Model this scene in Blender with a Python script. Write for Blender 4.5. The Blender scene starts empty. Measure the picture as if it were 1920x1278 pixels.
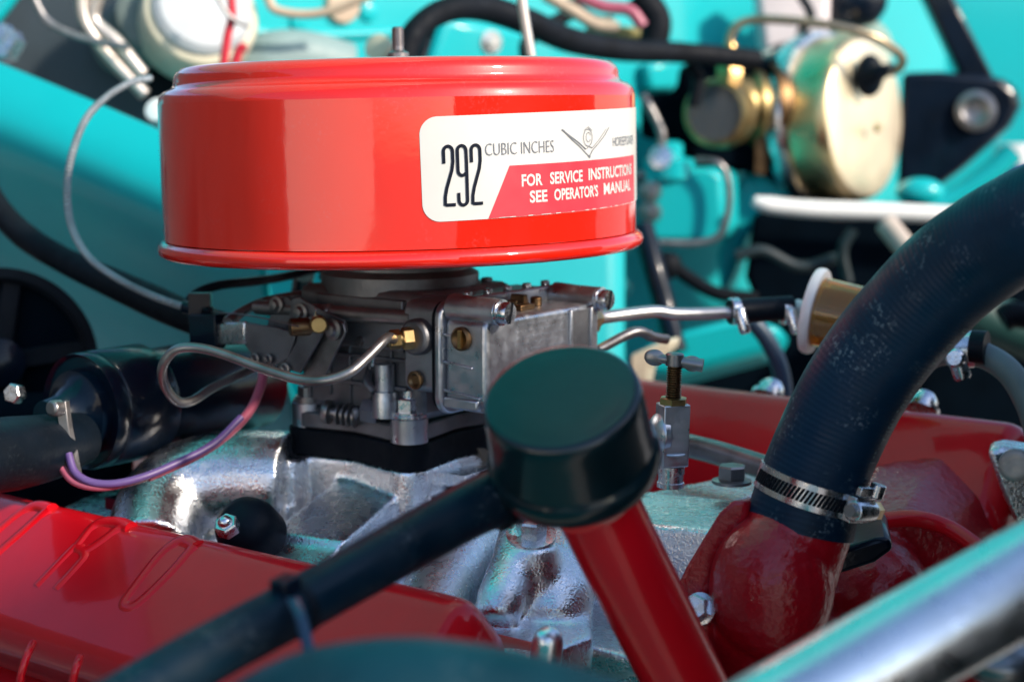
import bpy, bmesh, math, random
from mathutils import Vector, Matrix
R = math.radians
random.seed(7)
scene = bpy.context.scene
COL = scene.collection

# ---------------------------------------------------------------- camera
F = 3100.0                      # focal length in pixels of a 1920 wide frame
EYE = 1.40
PITCH = R(8.15)
cam_d = bpy.data.cameras.new('camera')
cam = bpy.data.objects.new('camera', cam_d); COL.objects.link(cam)
cam.location = (0, 0, EYE)
cam.rotation_euler = (math.pi/2 - PITCH, 0, 0)
cam_d.sensor_width = 36.0
cam_d.lens = 36.0*F/1920
cam_d.clip_start = 0.02; cam_d.clip_end = 3000
cam_d.dof.use_dof = True
cam_d.dof.focus_distance = 1.0
cam_d.dof.aperture_fstop = 4.8
cam_d.dof.aperture_blades = 9
scene.camera = cam

# ---------------------------------------------------------------- sky, sun, exposure
SUN_EL, SUN_AZ = R(29), R(122)          # azimuth clockwise from +Y (the view direction)
w = bpy.data.worlds.new('World'); scene.world = w; w.use_nodes = True
nt = w.node_tree; bg = nt.nodes['Background']
sky = nt.nodes.new('ShaderNodeTexSky'); sky.sky_type = 'NISHITA'; sky.sun_disc = False
sky.ozone_density = 3.0; sky.sun_elevation = SUN_EL; sky.sun_rotation = SUN_AZ
nt.links.new(sky.outputs[0], bg.inputs[0]); bg.inputs[1].default_value = 0.15
sd = bpy.data.lights.new('sun', 'SUN'); sd.energy = 3.7; sd.angle = R(4); sd.color = (1.0, 0.88, 0.74)
so = bpy.data.objects.new('sun', sd); COL.objects.link(so); so.location = (2, -3, 4)
sdir = Vector((math.sin(SUN_AZ)*math.cos(SUN_EL), math.cos(SUN_AZ)*math.cos(SUN_EL), math.sin(SUN_EL)))
so.rotation_euler = sdir.to_track_quat('Z', 'Y').to_euler()
scene.view_settings.view_transform = 'Standard'
scene.view_settings.look = 'None'
scene.view_settings.gamma = 1.0
scene.view_settings.exposure = 0.80
scene.view_settings.use_curve_mapping = False
scene.render.engine = 'CYCLES'

# ---------------------------------------------------------------- frames of reference
CP, SP = math.cos(PITCH), math.sin(PITCH)
def ray(px, py):
    a = (px-960)/F; b = (639-py)/F
    return Vector((a, CP+b*SP, -SP+b*CP))
def W(px, py, Y):
    d = ray(px, py); return Vector((0, 0, EYE)) + d*(Y/d.y)
def S(n, Y): return n*Y*1.01/F
E1 = Vector((.80, -.60, 0)); E2 = Vector((.60, .80, 0)); ZZ = Vector((0, 0, 1))
AX = Vector((-.0795, 1.17, EYE))          # axis of the carburettor and air cleaner, at eye level
def EN(u, v, z): return AX + E1*u + E2*v + ZZ*z     # engine frame: u forward, v to the driver's side, z over eye level
def on_v(px, py, v):                       # the point of a pixel's ray on the engine plane v
    d = ray(px, py); o = Vector((0, 0, EYE)) - AX
    t = (v - o.dot(E2))/d.dot(E2); return Vector((0, 0, EYE)) + d*t
def on_u(px, py, u):
    d = ray(px, py); o = Vector((0, 0, EYE)) - AX
    t = (u - o.dot(E1))/d.dot(E1); return Vector((0, 0, EYE)) + d*t

# ---------------------------------------------------------------- materials
MATS = {}
def mat(name, col, metal=0.0, rough=0.5, coat=0.0, bump=0.0, bscale=200.0, var=0.12, vscale=25.0,
        rvar=0.12, dirt=None, spec=0.5, trans=0.0, coat_rough=0.05, stretch=(1, 1, 1), speck=0.0, detail=6):
    if name in MATS: return MATS[name]
    m = bpy.data.materials.new(name); m.use_nodes = True
    t = m.node_tree; N = t.nodes; L = t.links
    b = N['Principled BSDF']
    tc = N.new('ShaderNodeTexCoord'); mp = N.new('ShaderNodeMapping'); L.new(tc.outputs['Object'], mp.inputs[0])
    mp.inputs['Scale'].default_value = stretch
    n1 = N.new('ShaderNodeTexNoise'); n1.inputs['Scale'].default_value = vscale; n1.inputs['Detail'].default_value = 8
    L.new(mp.outputs[0], n1.inputs['Vector'])
    mx = N.new('ShaderNodeMixRGB')
    c2 = dirt if dirt else tuple(c*(1-var*2) for c in col)
    mx.inputs[1].default_value = (*col, 1); mx.inputs[2].default_value = (*c2, 1)
    rp = N.new('ShaderNodeMapRange'); rp.inputs[1].default_value = .42; rp.inputs[2].default_value = .78
    rp.inputs[4].default_value = 1.0 if not dirt else .8
    L.new(n1.outputs[0], rp.inputs[0]); L.new(rp.outputs[0], mx.inputs[0])
    colout = mx.outputs[0]
    if speck:
        n3 = N.new('ShaderNodeTexNoise'); n3.inputs['Scale'].default_value = 420; n3.inputs['Detail'].default_value = 3
        L.new(tc.outputs['Object'], n3.inputs['Vector'])
        r3 = N.new('ShaderNodeMapRange'); r3.inputs[1].default_value = .54; r3.inputs[2].default_value = .68; r3.inputs[4].default_value = speck
        L.new(n3.outputs[0], r3.inputs[0])
        m3 = N.new('ShaderNodeMixRGB'); m3.inputs[2].default_value = (.35, .42, .45, 1)
        n5 = N.new('ShaderNodeTexNoise'); n5.inputs['Scale'].default_value = 32; n5.inputs['Detail'].default_value = 4
        L.new(tc.outputs['Object'], n5.inputs['Vector']); r5 = N.new('ShaderNodeMapRange'); r5.inputs[1].default_value = .50; r5.inputs[2].default_value = .66
        L.new(n5.outputs[0], r5.inputs[0]); ml = N.new('ShaderNodeMath'); ml.operation = 'MULTIPLY'; L.new(r3.outputs[0], ml.inputs[0]); L.new(r5.outputs[0], ml.inputs[1])
        L.new(ml.outputs[0], m3.inputs[0]); L.new(colout, m3.inputs[1]); colout = m3.outputs[0]
    L.new(colout, b.inputs['Base Color'])
    b.inputs['Metallic'].default_value = metal
    n4 = N.new('ShaderNodeTexNoise'); n4.inputs['Scale'].default_value = vscale*3.1; n4.inputs['Detail'].default_value = 6
    L.new(mp.outputs[0], n4.inputs['Vector'])
    rr = N.new('ShaderNodeMapRange'); rr.inputs[1].default_value = .3; rr.inputs[2].default_value = .7
    rr.inputs[3].default_value = max(.02, rough-rvar*rough); rr.inputs[4].default_value = min(1, rough+rvar*rough*1.6)
    L.new(n4.outputs[0], rr.inputs[0]); L.new(rr.outputs[0], b.inputs['Roughness'])
    b.inputs['Coat Weight'].default_value = coat; b.inputs['Coat Roughness'].default_value = coat_rough
    b.inputs['Specular IOR Level'].default_value = spec
    if trans: b.inputs['Transmission Weight'].default_value = trans
    if bump:
        n2 = N.new('ShaderNodeTexNoise'); n2.inputs['Scale'].default_value = bscale; n2.inputs['Detail'].default_value = detail
        L.new(mp.outputs[0], n2.inputs['Vector'])
        bp = N.new('ShaderNodeBump'); bp.inputs['Strength'].default_value = bump; bp.inputs['Distance'].default_value = .002
        L.new(n2.outputs[0], bp.inputs['Height']); L.new(bp.outputs[0], b.inputs['Normal'])
        if coat: L.new(bp.outputs[0], b.inputs['Coat Normal'])
    MATS[name] = m; return m

def rubber_hose_mat(name, col, ring=900.0, strength=.25, speck=.5):
    m = mat(name, col, rough=.42, var=.35, vscale=14, bump=.0, speck=speck, rvar=.3, spec=.2)
    t = m.node_tree; N = t.nodes; L = t.links; b = N['Principled BSDF']
    uv = N.new('ShaderNodeUVMap'); uv.uv_map = 'len'
    sp = N.new('ShaderNodeSeparateXYZ'); L.new(uv.outputs[0], sp.inputs[0])
    ns = N.new('ShaderNodeTexNoise'); ns.inputs['Scale'].default_value = 60; tc = N.new('ShaderNodeTexCoord')
    L.new(tc.outputs['Object'], ns.inputs['Vector'])
    ad = N.new('ShaderNodeMath'); ad.operation = 'MULTIPLY_ADD'; L.new(sp.outputs[1], ad.inputs[0]); ad.inputs[1].default_value = ring
    mm = N.new('ShaderNodeMath'); mm.operation = 'MULTIPLY'; L.new(ns.outputs[0], mm.inputs[0]); mm.inputs[1].default_value = 4.0
    L.new(mm.outputs[0], ad.inputs[2])
    sn = N.new('ShaderNodeMath'); sn.operation = 'SINE'; L.new(ad.outputs[0], sn.inputs[0])
    nf = N.new('ShaderNodeTexNoise'); nf.inputs['Scale'].default_value = 500; L.new(tc.outputs['Object'], nf.inputs['Vector'])
    ad2 = N.new('ShaderNodeMath'); ad2.operation = 'MULTIPLY_ADD'; L.new(nf.outputs[0], ad2.inputs[0]); ad2.inputs[1].default_value = 2.5
    L.new(sn.outputs[0], ad2.inputs[2])
    bp = N.new('ShaderNodeBump'); bp.inputs['Strength'].default_value = strength; bp.inputs['Distance'].default_value = .0008
    L.new(ad2.outputs[0], bp.inputs['Height']); L.new(bp.outputs[0], b.inputs['Normal'])
    return m

RED = mat('red_enamel', (.68, .012, .003), speck=.04, rough=.34, spec=.15, coat=1.0, coat_rough=.05, var=.04, vscale=6, bump=.05, bscale=70, rvar=.15)
RED.node_tree.nodes['Principled BSDF'].inputs['Coat IOR'].default_value = 1.62
RED2 = mat('red_engine_enamel', (.62, .003, .010), rough=.36, spec=.15, coat=.6, coat_rough=.08, var=.10, vscale=14, bump=.05, bscale=120)
REDC = mat('red_cast_enamel', (.40, .003, .010), rough=.36, spec=.15, coat=.8, coat_rough=.10, var=.15, vscale=18, bump=.50, bscale=210)
TEAL = mat('turquoise_paint', (.004, .37, .40), rough=.38, spec=.2, coat=.35, coat_rough=.12, var=.05, vscale=5, bump=.03, bscale=60)
BLK = mat('black_enamel', (.0015, .006, .015), rough=.32, coat=.3, var=.3, vscale=20, bump=.05, spec=.13)
BLK_MATTE = mat('black_matte', (.004, .006, .010), rough=.62, var=.3, vscale=30, bump=.1, spec=.13)
RUB = mat('black_rubber', (.003, .007, .013), rough=.48, var=.3, vscale=18, bump=.12, bscale=300, speck=.03, spec=.13)
HOSE = rubber_hose_mat('radiator_rubber', (.004, .024, .052), ring=1900, strength=.09)
HOSE2 = rubber_hose_mat('breather_rubber', (.001, .012, .024), ring=300, strength=.05, speck=.12)
CAPM = mat('cap_enamel', (.0005, .010, .014), rough=.40, spec=.2, coat=.7, coat_rough=.12, var=.25, vscale=30, bump=.06, bscale=200)
ALU = mat('cast_aluminium', (.80, .82, .85), metal=1.0, rough=.25, var=.05, vscale=40, bump=.34, bscale=650, rvar=.3, detail=2)
CARB = mat('zinc_diecast', (.48, .50, .54), metal=.95, rough=.34, var=.18, vscale=40, bump=.07, bscale=350, rvar=.3)
CARBD = mat('zinc_diecast_dull', (.19, .195, .21), metal=.8, rough=.48, var=.3, vscale=30, bump=.15, bscale=300)
STEEL = mat('plated_steel', (.66, .67, .70), metal=1.0, rough=.24, var=.12, vscale=90, bump=0, rvar=.35)
STEELD = mat('dull_steel', (.27, .26, .26), metal=.9, rough=.38, var=.25, vscale=50, bump=.08)
CHROME = mat('brushed_tube', (.86, .88, .90), metal=1.0, rough=.30, var=.05, vscale=40, bump=.03, rvar=.2)
BRASS = mat('brass', (.55, .36, .15), metal=1.0, rough=.32, var=.25, vscale=60)
BRASSD = mat('brass_dull', (.20, .12, .06), metal=1.0, rough=.42, var=.3, vscale=60)
GOLD = mat('yellow_zinc_plate', (.70, .56, .30), metal=1.0, rough=.34, var=.2, vscale=9, rvar=.3, dirt=(.78, .62, .46))
WHITE = mat('label_white', (.60, .595, .56), rough=.42, coat=.4, coat_rough=.1, var=.05, vscale=14)
INK = mat('label_ink', (.003, .006, .016), rough=.5, var=.1, spec=.15)
INKG = mat('label_grey_ink', (.16, .17, .19), rough=.45, var=.1)
LRED = mat('label_red', (.70, .035, .055), rough=.40, coat=.4, coat_rough=.1, var=.05)
CREAM = mat('cream_plastic', (.52, .48, .36), rough=.45, var=.08)
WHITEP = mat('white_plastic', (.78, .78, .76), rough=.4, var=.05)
AMBER = mat('amber_plastic', (.95, .55, .12), rough=.08, var=.12, trans=.85, vscale=20)
PAPER = mat('filter_paper', (.24, .05, .03), rough=.7, var=.25)
PINK = mat('pink_wire', (.36, .08, .13), rough=.4, var=.1)
PURP = mat('purple_wire', (.11, .06, .20), rough=.4, var=.1)
REDW = mat('red_wire', (.55, .02, .04), rough=.4)
GREYP = mat('dark_grey_panel', (.035, .050, .060), rough=.55, var=.3, vscale=8)
BLUEP = mat('blue_plastic', (.02, .10, .30), rough=.35)
TAN = mat('tan_loom', (.48, .36, .26), rough=.6, var=.2)
CONC = mat('concrete', (.36, .33, .29), rough=.85, var=.15, vscale=1.2, bump=.3, bscale=30)
GASK = mat('gasket', (.16, .12, .085), rough=.7, var=.25)
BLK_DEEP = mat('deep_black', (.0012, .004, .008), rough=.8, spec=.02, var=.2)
MESHM = mat('filter_gauze', (.006, .009, .014), rough=.6, spec=.1)
OLIVE = mat('olive_brass', (.34, .25, .11), metal=.9, rough=.38, var=.25, vscale=20)

# ---------------------------------------------------------------- mesh kit
def perp(d):
    d = d.normalized(); a = Vector((0, 0, 1)) if abs(d.z) < .9 else Vector((1, 0, 0))
    x = d.cross(a).normalized(); return x, x.cross(d).normalized()
def crom(pts, n=8):
    P = [Vector(p) for p in pts]
    if len(P) < 3: return P
    P = [P[0]*2-P[1]] + P + [P[-1]*2-P[-2]]
    out = []
    for i in range(1, len(P)-2):
        for k in range(n):
            t = k/n; a, b, c, d = P[i-1], P[i], P[i+1], P[i+2]
            out.append(.5*((2*b)+(c-a)*t+(2*a-5*b+4*c-d)*t*t+(3*b-a-3*c+d)*t**3))
    out.append(P[-2]); return out

class Geo:
    def __init__(s): s.v = []; s.f = []; s.uv = {}
    def add(s, v, f):
        o = len(s.v); s.v += [Vector(p) for p in v]; s.f += [tuple(i+o for i in q) for q in f]; return s
    def box(s, c, hx, hy, hz, ax=(Vector((1, 0, 0)), Vector((0, 1, 0)), Vector((0, 0, 1)))):
        c = Vector(c); v = [c+ax[0]*hx*i+ax[1]*hy*j+ax[2]*hz*k for k in (-1, 1) for j in (-1, 1) for i in (-1, 1)]
        return s.add(v, [(0, 2, 3, 1), (4, 5, 7, 6), (0, 1, 5, 4), (2, 6, 7, 3), (0, 4, 6, 2), (1, 3, 7, 5)])
    def ebox(s, u0, u1, v0, v1, z0, z1):
        return s.box(EN((u0+u1)/2, (v0+v1)/2, (z0+z1)/2), abs(u1-u0)/2, abs(v1-v0)/2, abs(z1-z0)/2, (E1, E2, ZZ))
    def lathe(s, o, d, prof, n=32, squash=1.0):
        o = Vector(o); d = Vector(d).normalized(); x, y = perp(d); v = []; f = []
        for r, h in prof:
            for k in range(n):
                a = 2*math.pi*k/n; v.append(o+d*h+x*(r*math.cos(a))+y*(r*squash*math.sin(a)))
        for i in range(len(prof)-1):
            for k in range(n):
                k2 = (k+1) % n; f.append((i*n+k, i*n+k2, (i+1)*n+k2, (i+1)*n+k))
        if prof[0][0] > 1e-6: f.append(tuple(range(n-1, -1, -1)))
        if prof[-1][0] > 1e-6: f.append(tuple((len(prof)-1)*n+k for k in range(n)))
        return s.add(v, f)
    def tube(s, pts, r, n=14, seg=8, caps=True, smooth=True):
        P = crom(pts, seg) if smooth else [Vector(p) for p in pts]
        m = len(P); o = len(s.v)
        rs = [r]*m if not isinstance(r, (list, tuple)) else None
        if rs is None:
            rs = []
            for i in range(m):
                q = i/(m-1)*(len(r)-1); j = min(int(q), len(r)-2); rs.append(r[j]+(r[j+1]-r[j])*(q-j))
        T = [(P[min(i+1, m-1)]-P[max(i-1, 0)]).normalized() for i in range(m)]
        x, _ = perp(T[0]); v = []; ln = 0; uvs = []
        for i in range(m):
            x = (x-T[i]*x.dot(T[i])).normalized(); y = T[i].cross(x)
            if i: ln += (P[i]-P[i-1]).length
            for k in range(n):
                a = 2*math.pi*k/n; v.append(P[i]+x*rs[i]*math.cos(a)+y*rs[i]*math.sin(a)); s.uv[o+i*n+k] = (k/n, ln)
        f = [(i*n+k, i*n+(k+1) % n, (i+1)*n+(k+1) % n, (i+1)*n+k) for i in range(m-1) for k in range(n)]
        if caps: f += [tuple(range(n-1, -1, -1)), tuple((m-1)*n+k for k in range(n))]
        return s.add(v, f)
    def prism(s, poly, vec):
        n = len(poly); v = [Vector(p) for p in poly]+[Vector(p)+vec for p in poly]
        return s.add(v, [tuple(range(n-1, -1, -1)), tuple(range(n, 2*n))]+[(i, (i+1) % n, n+(i+1) % n, n+i) for i in range(n)])
    def hexa(s, o, d, r, h, n=6, rot=0.2):
        d = Vector(d).normalized(); x, y = perp(d); o = Vector(o)
        ring = lambda rr, hh: [o+d*hh+x*rr*math.cos(2*math.pi*k/n+rot)+y*rr*math.sin(2*math.pi*k/n+rot) for k in range(n)]
        v = ring(r, 0)+ring(r, h*.88)+ring(r*.88, h)
        f = [(i*n+k, i*n+(k+1) % n, (i+1)*n+(k+1) % n, (i+1)*n+k) for i in range(2) for k in range(n)]
        f += [tuple(range(n-1, -1, -1)), tuple(2*n+k for k in range(n))]
        return s.add(v, f)
    def ell(s, c, rx, ry, rz, ax=(Vector((1, 0, 0)), Vector((0, 1, 0)), Vector((0, 0, 1))), n=24, m=14):
        c = Vector(c); v = []; f = []
        for i in range(m+1):
            th = math.pi*i/m
            for k in range(n):
                a = 2*math.pi*k/n
                v.append(c+ax[0]*rx*math.sin(th)*math.cos(a)+ax[1]*ry*math.sin(th)*math.sin(a)+ax[2]*rz*math.cos(th))
        for i in range(m):
            for k in range(n): f.append((i*n+k, (i+1)*n+k, (i+1)*n+(k+1) % n, i*n+(k+1) % n))
        return s.add(v, f)
    def grid(s, fn, nu, nv):
        v = [fn(i/nu, j/nv) for i in range(nu+1) for j in range(nv+1)]
        f = [(i*(nv+1)+j, (i+1)*(nv+1)+j, (i+1)*(nv+1)+j+1, i*(nv+1)+j+1) for i in range(nu) for j in range(nv)]
        return s.add(v, f)
    def build(s, name, m, parent=None, bevel=0, seg=2, ang=38, remesh=0, smooth_it=0, solid=0, sub=0, flat=False):
        root = parent
        while root is not None and root.parent is not None: root = root.parent
        if root is not None: off = Vector(root.location)
        else:
            xs = [p.x for p in s.v]; ys = [p.y for p in s.v]; zs = [p.z for p in s.v]
            off = Vector(((min(xs)+max(xs))/2, (min(ys)+max(ys))/2, min(zs)))
        me = bpy.data.meshes.new(name)
        me.from_pydata([p-off for p in s.v], [], s.f)
        bm = bmesh.new(); bm.from_mesh(me)
        if s.uv:
            bm.verts.ensure_lookup_table(); ly = bm.loops.layers.uv.new('len')
            for fa in bm.faces:
                for lp in fa.loops: lp[ly].uv = s.uv.get(lp.vert.index, (0, 0))
        if not s.uv: bmesh.ops.remove_doubles(bm, verts=bm.verts, dist=1e-6)
        bmesh.ops.recalc_face_normals(bm, faces=bm.faces); bm.to_mesh(me); bm.free()
        if not flat: me.shade_smooth(); me.set_sharp_from_angle(angle=R(ang))
        me.materials.append(m)
        o = bpy.data.objects.new(name, me); COL.objects.link(o)
        if parent is not None: o.parent = parent
        else: o.location = off
        if remesh:
            k = o.modifiers.new('remesh', 'REMESH'); k.mode = 'VOXEL'; k.voxel_size = remesh; k.use_smooth_shade = True
        if smooth_it:
            k = o.modifiers.new('smooth', 'SMOOTH'); k.factor = .5; k.iterations = smooth_it
        if solid:
            k = o.modifiers.new('solid', 'SOLIDIFY'); k.thickness = solid; k.offset = 0
        if bevel:
            k = o.modifiers.new('bevel', 'BEVEL'); k.width = bevel; k.segments = seg; k.limit_method = 'ANGLE'; k.angle_limit = R(35)
        if sub:
            k = o.modifiers.new('sub', 'SUBSURF'); k.levels = sub; k.render_levels = sub
        return o

def tag(o, label, cat, group=None, kind=None):
    o['label'] = label; o['category'] = cat
    if group: o['group'] = group
    if kind: o['kind'] = kind
    return o
def thing(name, loc, label, cat, group=None):
    o = bpy.data.objects.new(name, None); COL.objects.link(o); o.location = loc; o.empty_display_size = .02
    return tag(o, label, cat, group)
def G(): return Geo()
def rrect(x0, x1, y0, y1, r, n=5):
    out = []
    for cx, cy, a0 in ((x1-r, y1-r, 0), (x0+r, y1-r, 90), (x0+r, y0+r, 180), (x1-r, y0+r, 270)):
        for k in range(n+1):
            a = R(a0+90*k/n); out.append((cx+r*math.cos(a), cy+r*math.sin(a)))
    return out

def text_geo(txt, x0, x1, y0, y1, fn, bold=0.0, shear=0.0):
    cu = bpy.data.curves.new('t', 'FONT'); cu.body = txt; cu.resolution_u = 3; cu.offset = bold; cu.shear = shear
    ob = bpy.data.objects.new('t', cu); COL.objects.link(ob)
    dg = bpy.context.evaluated_depsgraph_get(); me = ob.evaluated_get(dg).to_mesh()
    V = [v.co.copy() for v in me.vertices]; Fc = [tuple(p.vertices) for p in me.polygons]
    ob.evaluated_get(dg).to_mesh_clear(); bpy.data.objects.remove(ob); bpy.data.curves.remove(cu)
    ax = min(v.x for v in V); bx = max(v.x for v in V); ay = min(v.y for v in V); by = max(v.y for v in V)
    P = [fn(x0+(v.x-ax)/(bx-ax)*(x1-x0), y0+(v.y-ay)/(by-ay)*(y1-y0)) for v in V]
    g = Geo(); g.add(P, Fc); return g
def stroke(g, pts, wd, fn):
    n = len(pts); v = []; f = []
    for i in range(n):
        a = Vector(pts[max(i-1, 0)]); b = Vector(pts[min(i+1, n-1)]); d = (b-a).normalized(); nn = Vector((-d.y, d.x))*wd/2
        p = Vector(pts[i]); v += [fn(*(p+nn)), fn(*(p-nn))]
    f = [(2*i, 2*i+1, 2*i+3, 2*i+2) for i in range(n-1)]
    g.add(v, f)

# ================================================================ SETTING
gp = G(); gp.add([(-400, -400, 0), (400, -400, 0), (400, 400, 0), (-400, 400, 0)], [(0, 1, 2, 3)])
o = gp.build('ground', CONC); o['kind'] = 'structure'

# firewall: a pressed sheet across the back of the engine bay
FWA, FWB = W(470, 300, 1.86), W(1560, 300, 2.34)
FWD = (FWB-FWA); FWD.z = 0; FWD.normalize(); FWN = Vector((FWD.y, -FWD.x, 0))
def FW(px, py):
    d = ray(px, py); q = Vector((0, 0, EYE)); t = (FWA-q).dot(FWN)/d.dot(FWN); return q+d*t
fw = thing('firewall', Vector((FWA.x, FWA.y, .5)), 'turquoise painted firewall sheet metal behind the engine', 'firewall')
c = FWA+FWD*.55; c.z = EYE-.22
g = G(); g.box(c-FWN*.012, .56, .012, .60, (FWD, FWN, ZZ)); g.build('panel', TEAL, fw, bevel=.006)
g = G(); g.prism([FW(*p) for p in ((792, 118), (822, 34), (968, 60), (990, 125), (985, 240), (790, 240))], FWN*.016)
g.build('cover_plate', TEAL, fw, bevel=.008, seg=3)
g = G(); c = FW(907, 80)+FWN*.016; g.hexa(c, FWN, .010, .009); g.lathe(c, FWN, [(.014, 0), (.014, .003), (0, .003)]); g.build('bolt', STEEL, fw)
g = G(); g.prism([FW(*p) for p in ((1195, 120), (1262, 112), (1262, 168), (1200, 170))], FWN*.02); g.build('cover_plate', TEAL, fw, bevel=.006)
g = G(); g.prism([FW(*p) for p in ((1025, 470), (1045, 470), (1060, 700), (1040, 700))], FWN*.02); g.build('rib', TEAL, fw, bevel=.006)

for x, y in ((560, 40), (690, 22), (1110, 150), (1168, 540), (1110, 620)):
    g = G(); c = FW(x, y); g.lathe(c, FWN, [(.012, 0), (.011, .004), (.006, .006), (0, .006)], n=18); g.build('screw', TEAL, fw)
g = G(); g.tube([FW(470, 60), FW(620, 66), FW(780, 60)], .006); g.build('seam', TEAL, fw)
g = G(); g.lathe(FW(640, 10), FWN, [(.022, 0), (.020, .008), (.012, .010), (0, .010)], n=20); g.build('grommet', TAN, fw)

# inner fender apron at the left: rolled top edge, falling away below
def apron(a, b):
    x = -160 + 640*a
    ytop = 116 + x*.40 + .00006*x*x
    Yb = 1.69 - .18*a
    if b < .22:
        th = b/.22*math.pi*.62
        p = W(x, ytop, Yb); return p + Vector((0.02, .8, .0))*(.05*math.cos(th)) + Vector((0, 0, .05))*(math.sin(th)-1) + Vector((0, -.05, 0))*(th/ math.pi)
    t = (b-.22)/.78
    th = math.pi*.62
    p = W(x, ytop, Yb) + Vector((0.02, .8, .0))*(.05*math.cos(th)) + Vector((0, 0, .05))*(math.sin(th)-1) + Vector((0, -.05, 0))*(th/math.pi)
    return p + Vector((.02, -.05*math.sin(min(t/.2, 1)*math.pi/2)+.60*max(0, t-.12)**1.3, -.44*t))
g = G(); g.grid(apron, 40, 40)
tag(g.build('inner_fender_panel', TEAL, solid=.003, ang=80), 'shaded turquoise inner panel with rolled top edge left of the air cleaner', 'body panel')
g = G(); g.grid(lambda a, b: W(300+870*a, 430+330*b, 1.70+.55*max(0, .45-a)+.10*a-.05*b), 24, 8)
tag(g.build('toe_board', TEAL, solid=.003), 'turquoise lower panel seen between air cleaner and carburettor', 'body panel')
# one flat dark grey panel behind it
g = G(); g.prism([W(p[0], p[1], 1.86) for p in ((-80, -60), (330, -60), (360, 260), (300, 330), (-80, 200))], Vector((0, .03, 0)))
tag(g.build('splash_panel', GREYP, bevel=.01), 'dark grey panel behind the turquoise apron, upper left', 'body panel')
g = G(); g.prism([W(p[0], p[1], 1.72) for p in ((-60, 30), (0, -60), (75, -60), (-60, 110))], Vector((0, .02, 0)))
tag(g.build('fender_brace', TEAL, bevel=.006), 'turquoise brace across the top left corner', 'brace')
g = G()
for k, (x, y) in enumerate(((12, 70), (28, 82), (20, 96))): g.hexa(W(x, y, 1.68), (-.2, -1, .2), .012, .02, rot=k)
tag(g.build('fastener_cluster', STEEL), 'pale blurred metal fastener at the left edge on the dark panel', 'fastener')

# open hood over the engine bay
g = G()
h0 = EN(-.62, .1, .30); hd = (E1*.56+ZZ*.83).normalized(); hn = hd.cross(E2).normalized()
g.box(h0+hd*.70, .70, 1.0, .012, (hd, E2, hn))
hood = g.build('open_hood', TEAL, bevel=.01)
tag(hood, 'turquoise underside of the raised hood above the engine', 'hood')
# radiator at the front of the bay, and the near wing, both just outside the frame: they close the bay, and the radiator is made tall to shade it
g = G(); g.ebox(.79, .85, -.40, .95, -1.39, .205); tag(g.build('radiator', BLK_MATTE, bevel=.01), 'black radiator the thick hose leads to, made tall to shade the bay, right of the frame', 'radiator')
g = G(); g.ebox(-.90, .78, -.70, -.66, -1.39, -.27); tag(g.build('near_inner_wing', TEAL, bevel=.01), 'turquoise inner wing below the camera, in front of the engine', 'body panel')

g = G(); g.box((-3.05, -10.6, 1.15), .05, 9.2, 1.15); o = g.build('reflector_wall', mat('pale_reflector', (.80, .74, .66), rough=.8, var=.04, vscale=2, bump=.2, bscale=40)); o['kind'] = 'structure'  # unseen pale wall, added to mirror a bright band in the red can
g = G(); g.box((-3.05, 3.3, 1.3), .05, 4.6, 1.3); o = g.build('blocker_wall', mat('dark_blocker', (.035, .04, .04), rough=.7, var=.2, vscale=3)); o['kind'] = 'structure'  # unseen dark wall, added to darken the can's left side and cut sky light

# ================================================================ AIR CLEANER
ac_dir = Vector((-.020, .010, 1)).normalized()      # it sits a touch off level
ac_x, ac_y = perp(ac_dir)
AC0 = Vector(AX)
ac = thing('air_cleaner', AC0-ZZ*.105, 'round glossy red air cleaner can with stepped lid and white sticker', 'air cleaner')
g = G()
g.lathe(AC0, ac_dir, [(.128, .0275), (.142, .0272), (.1490, .0258), (.1525, .0230), (.1540, .0195), (.1540, .0165), (.1548, .0140), (.1568, .0122),
    (.1600, .0112), (.1628, .0092), (.1645, .0062), (.1652, .0020)], n=160)
g.f = [q for q in g.f if len(q) == 4]; g.build('lid_step', RED, ac, ang=60)
g = G(); g.lathe(AC0, ac_dir, [(0, .0262), (.03, .0264), (.09, .0275), (.1281, .0275)], n=120); g.build('lid', RED, ac, ang=60)
g = G(); g.lathe(AC0, ac_dir, [(.1652, .0021), (.1655, -.02), (.1655, -.06), (.1650, -.0900), (.160, -.0905)], n=160)
g.f = [q for q in g.f if len(q) == 4]; g.build('can_wall', RED, ac, ang=60)
g = G(); pr = [(.1640+.0062*math.cos(a), -.0962+.0058*math.sin(a)) for a in [R(150-30*k) for k in range(11)]]
g.lathe(AC0, ac_dir, pr+[(.150, -.1008), (.07, -.0985), (.066, -.105), (.046, -.106)], n=160)
g.f = [q for q in g.f if len(q) == 4]; g.build('bottom_bead', RED, ac, ang=60)
g = G(); g.lathe(W(747, 108, 1.17)-ac_dir*.006, ac_dir, [(.0075, 0), (.0075, .009), (.004, .011), (.004, .026), (.003, .027), (0, .027)], n=16)
for k in range(9): g.lathe(W(747, 108, 1.17)+ac_dir*(.008+k*.0013), ac_dir, [(.0034, 0), (.0047, .0005), (.0034, .001)], n=14)
g.build('centre_stud', STEELD, ac)
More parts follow.
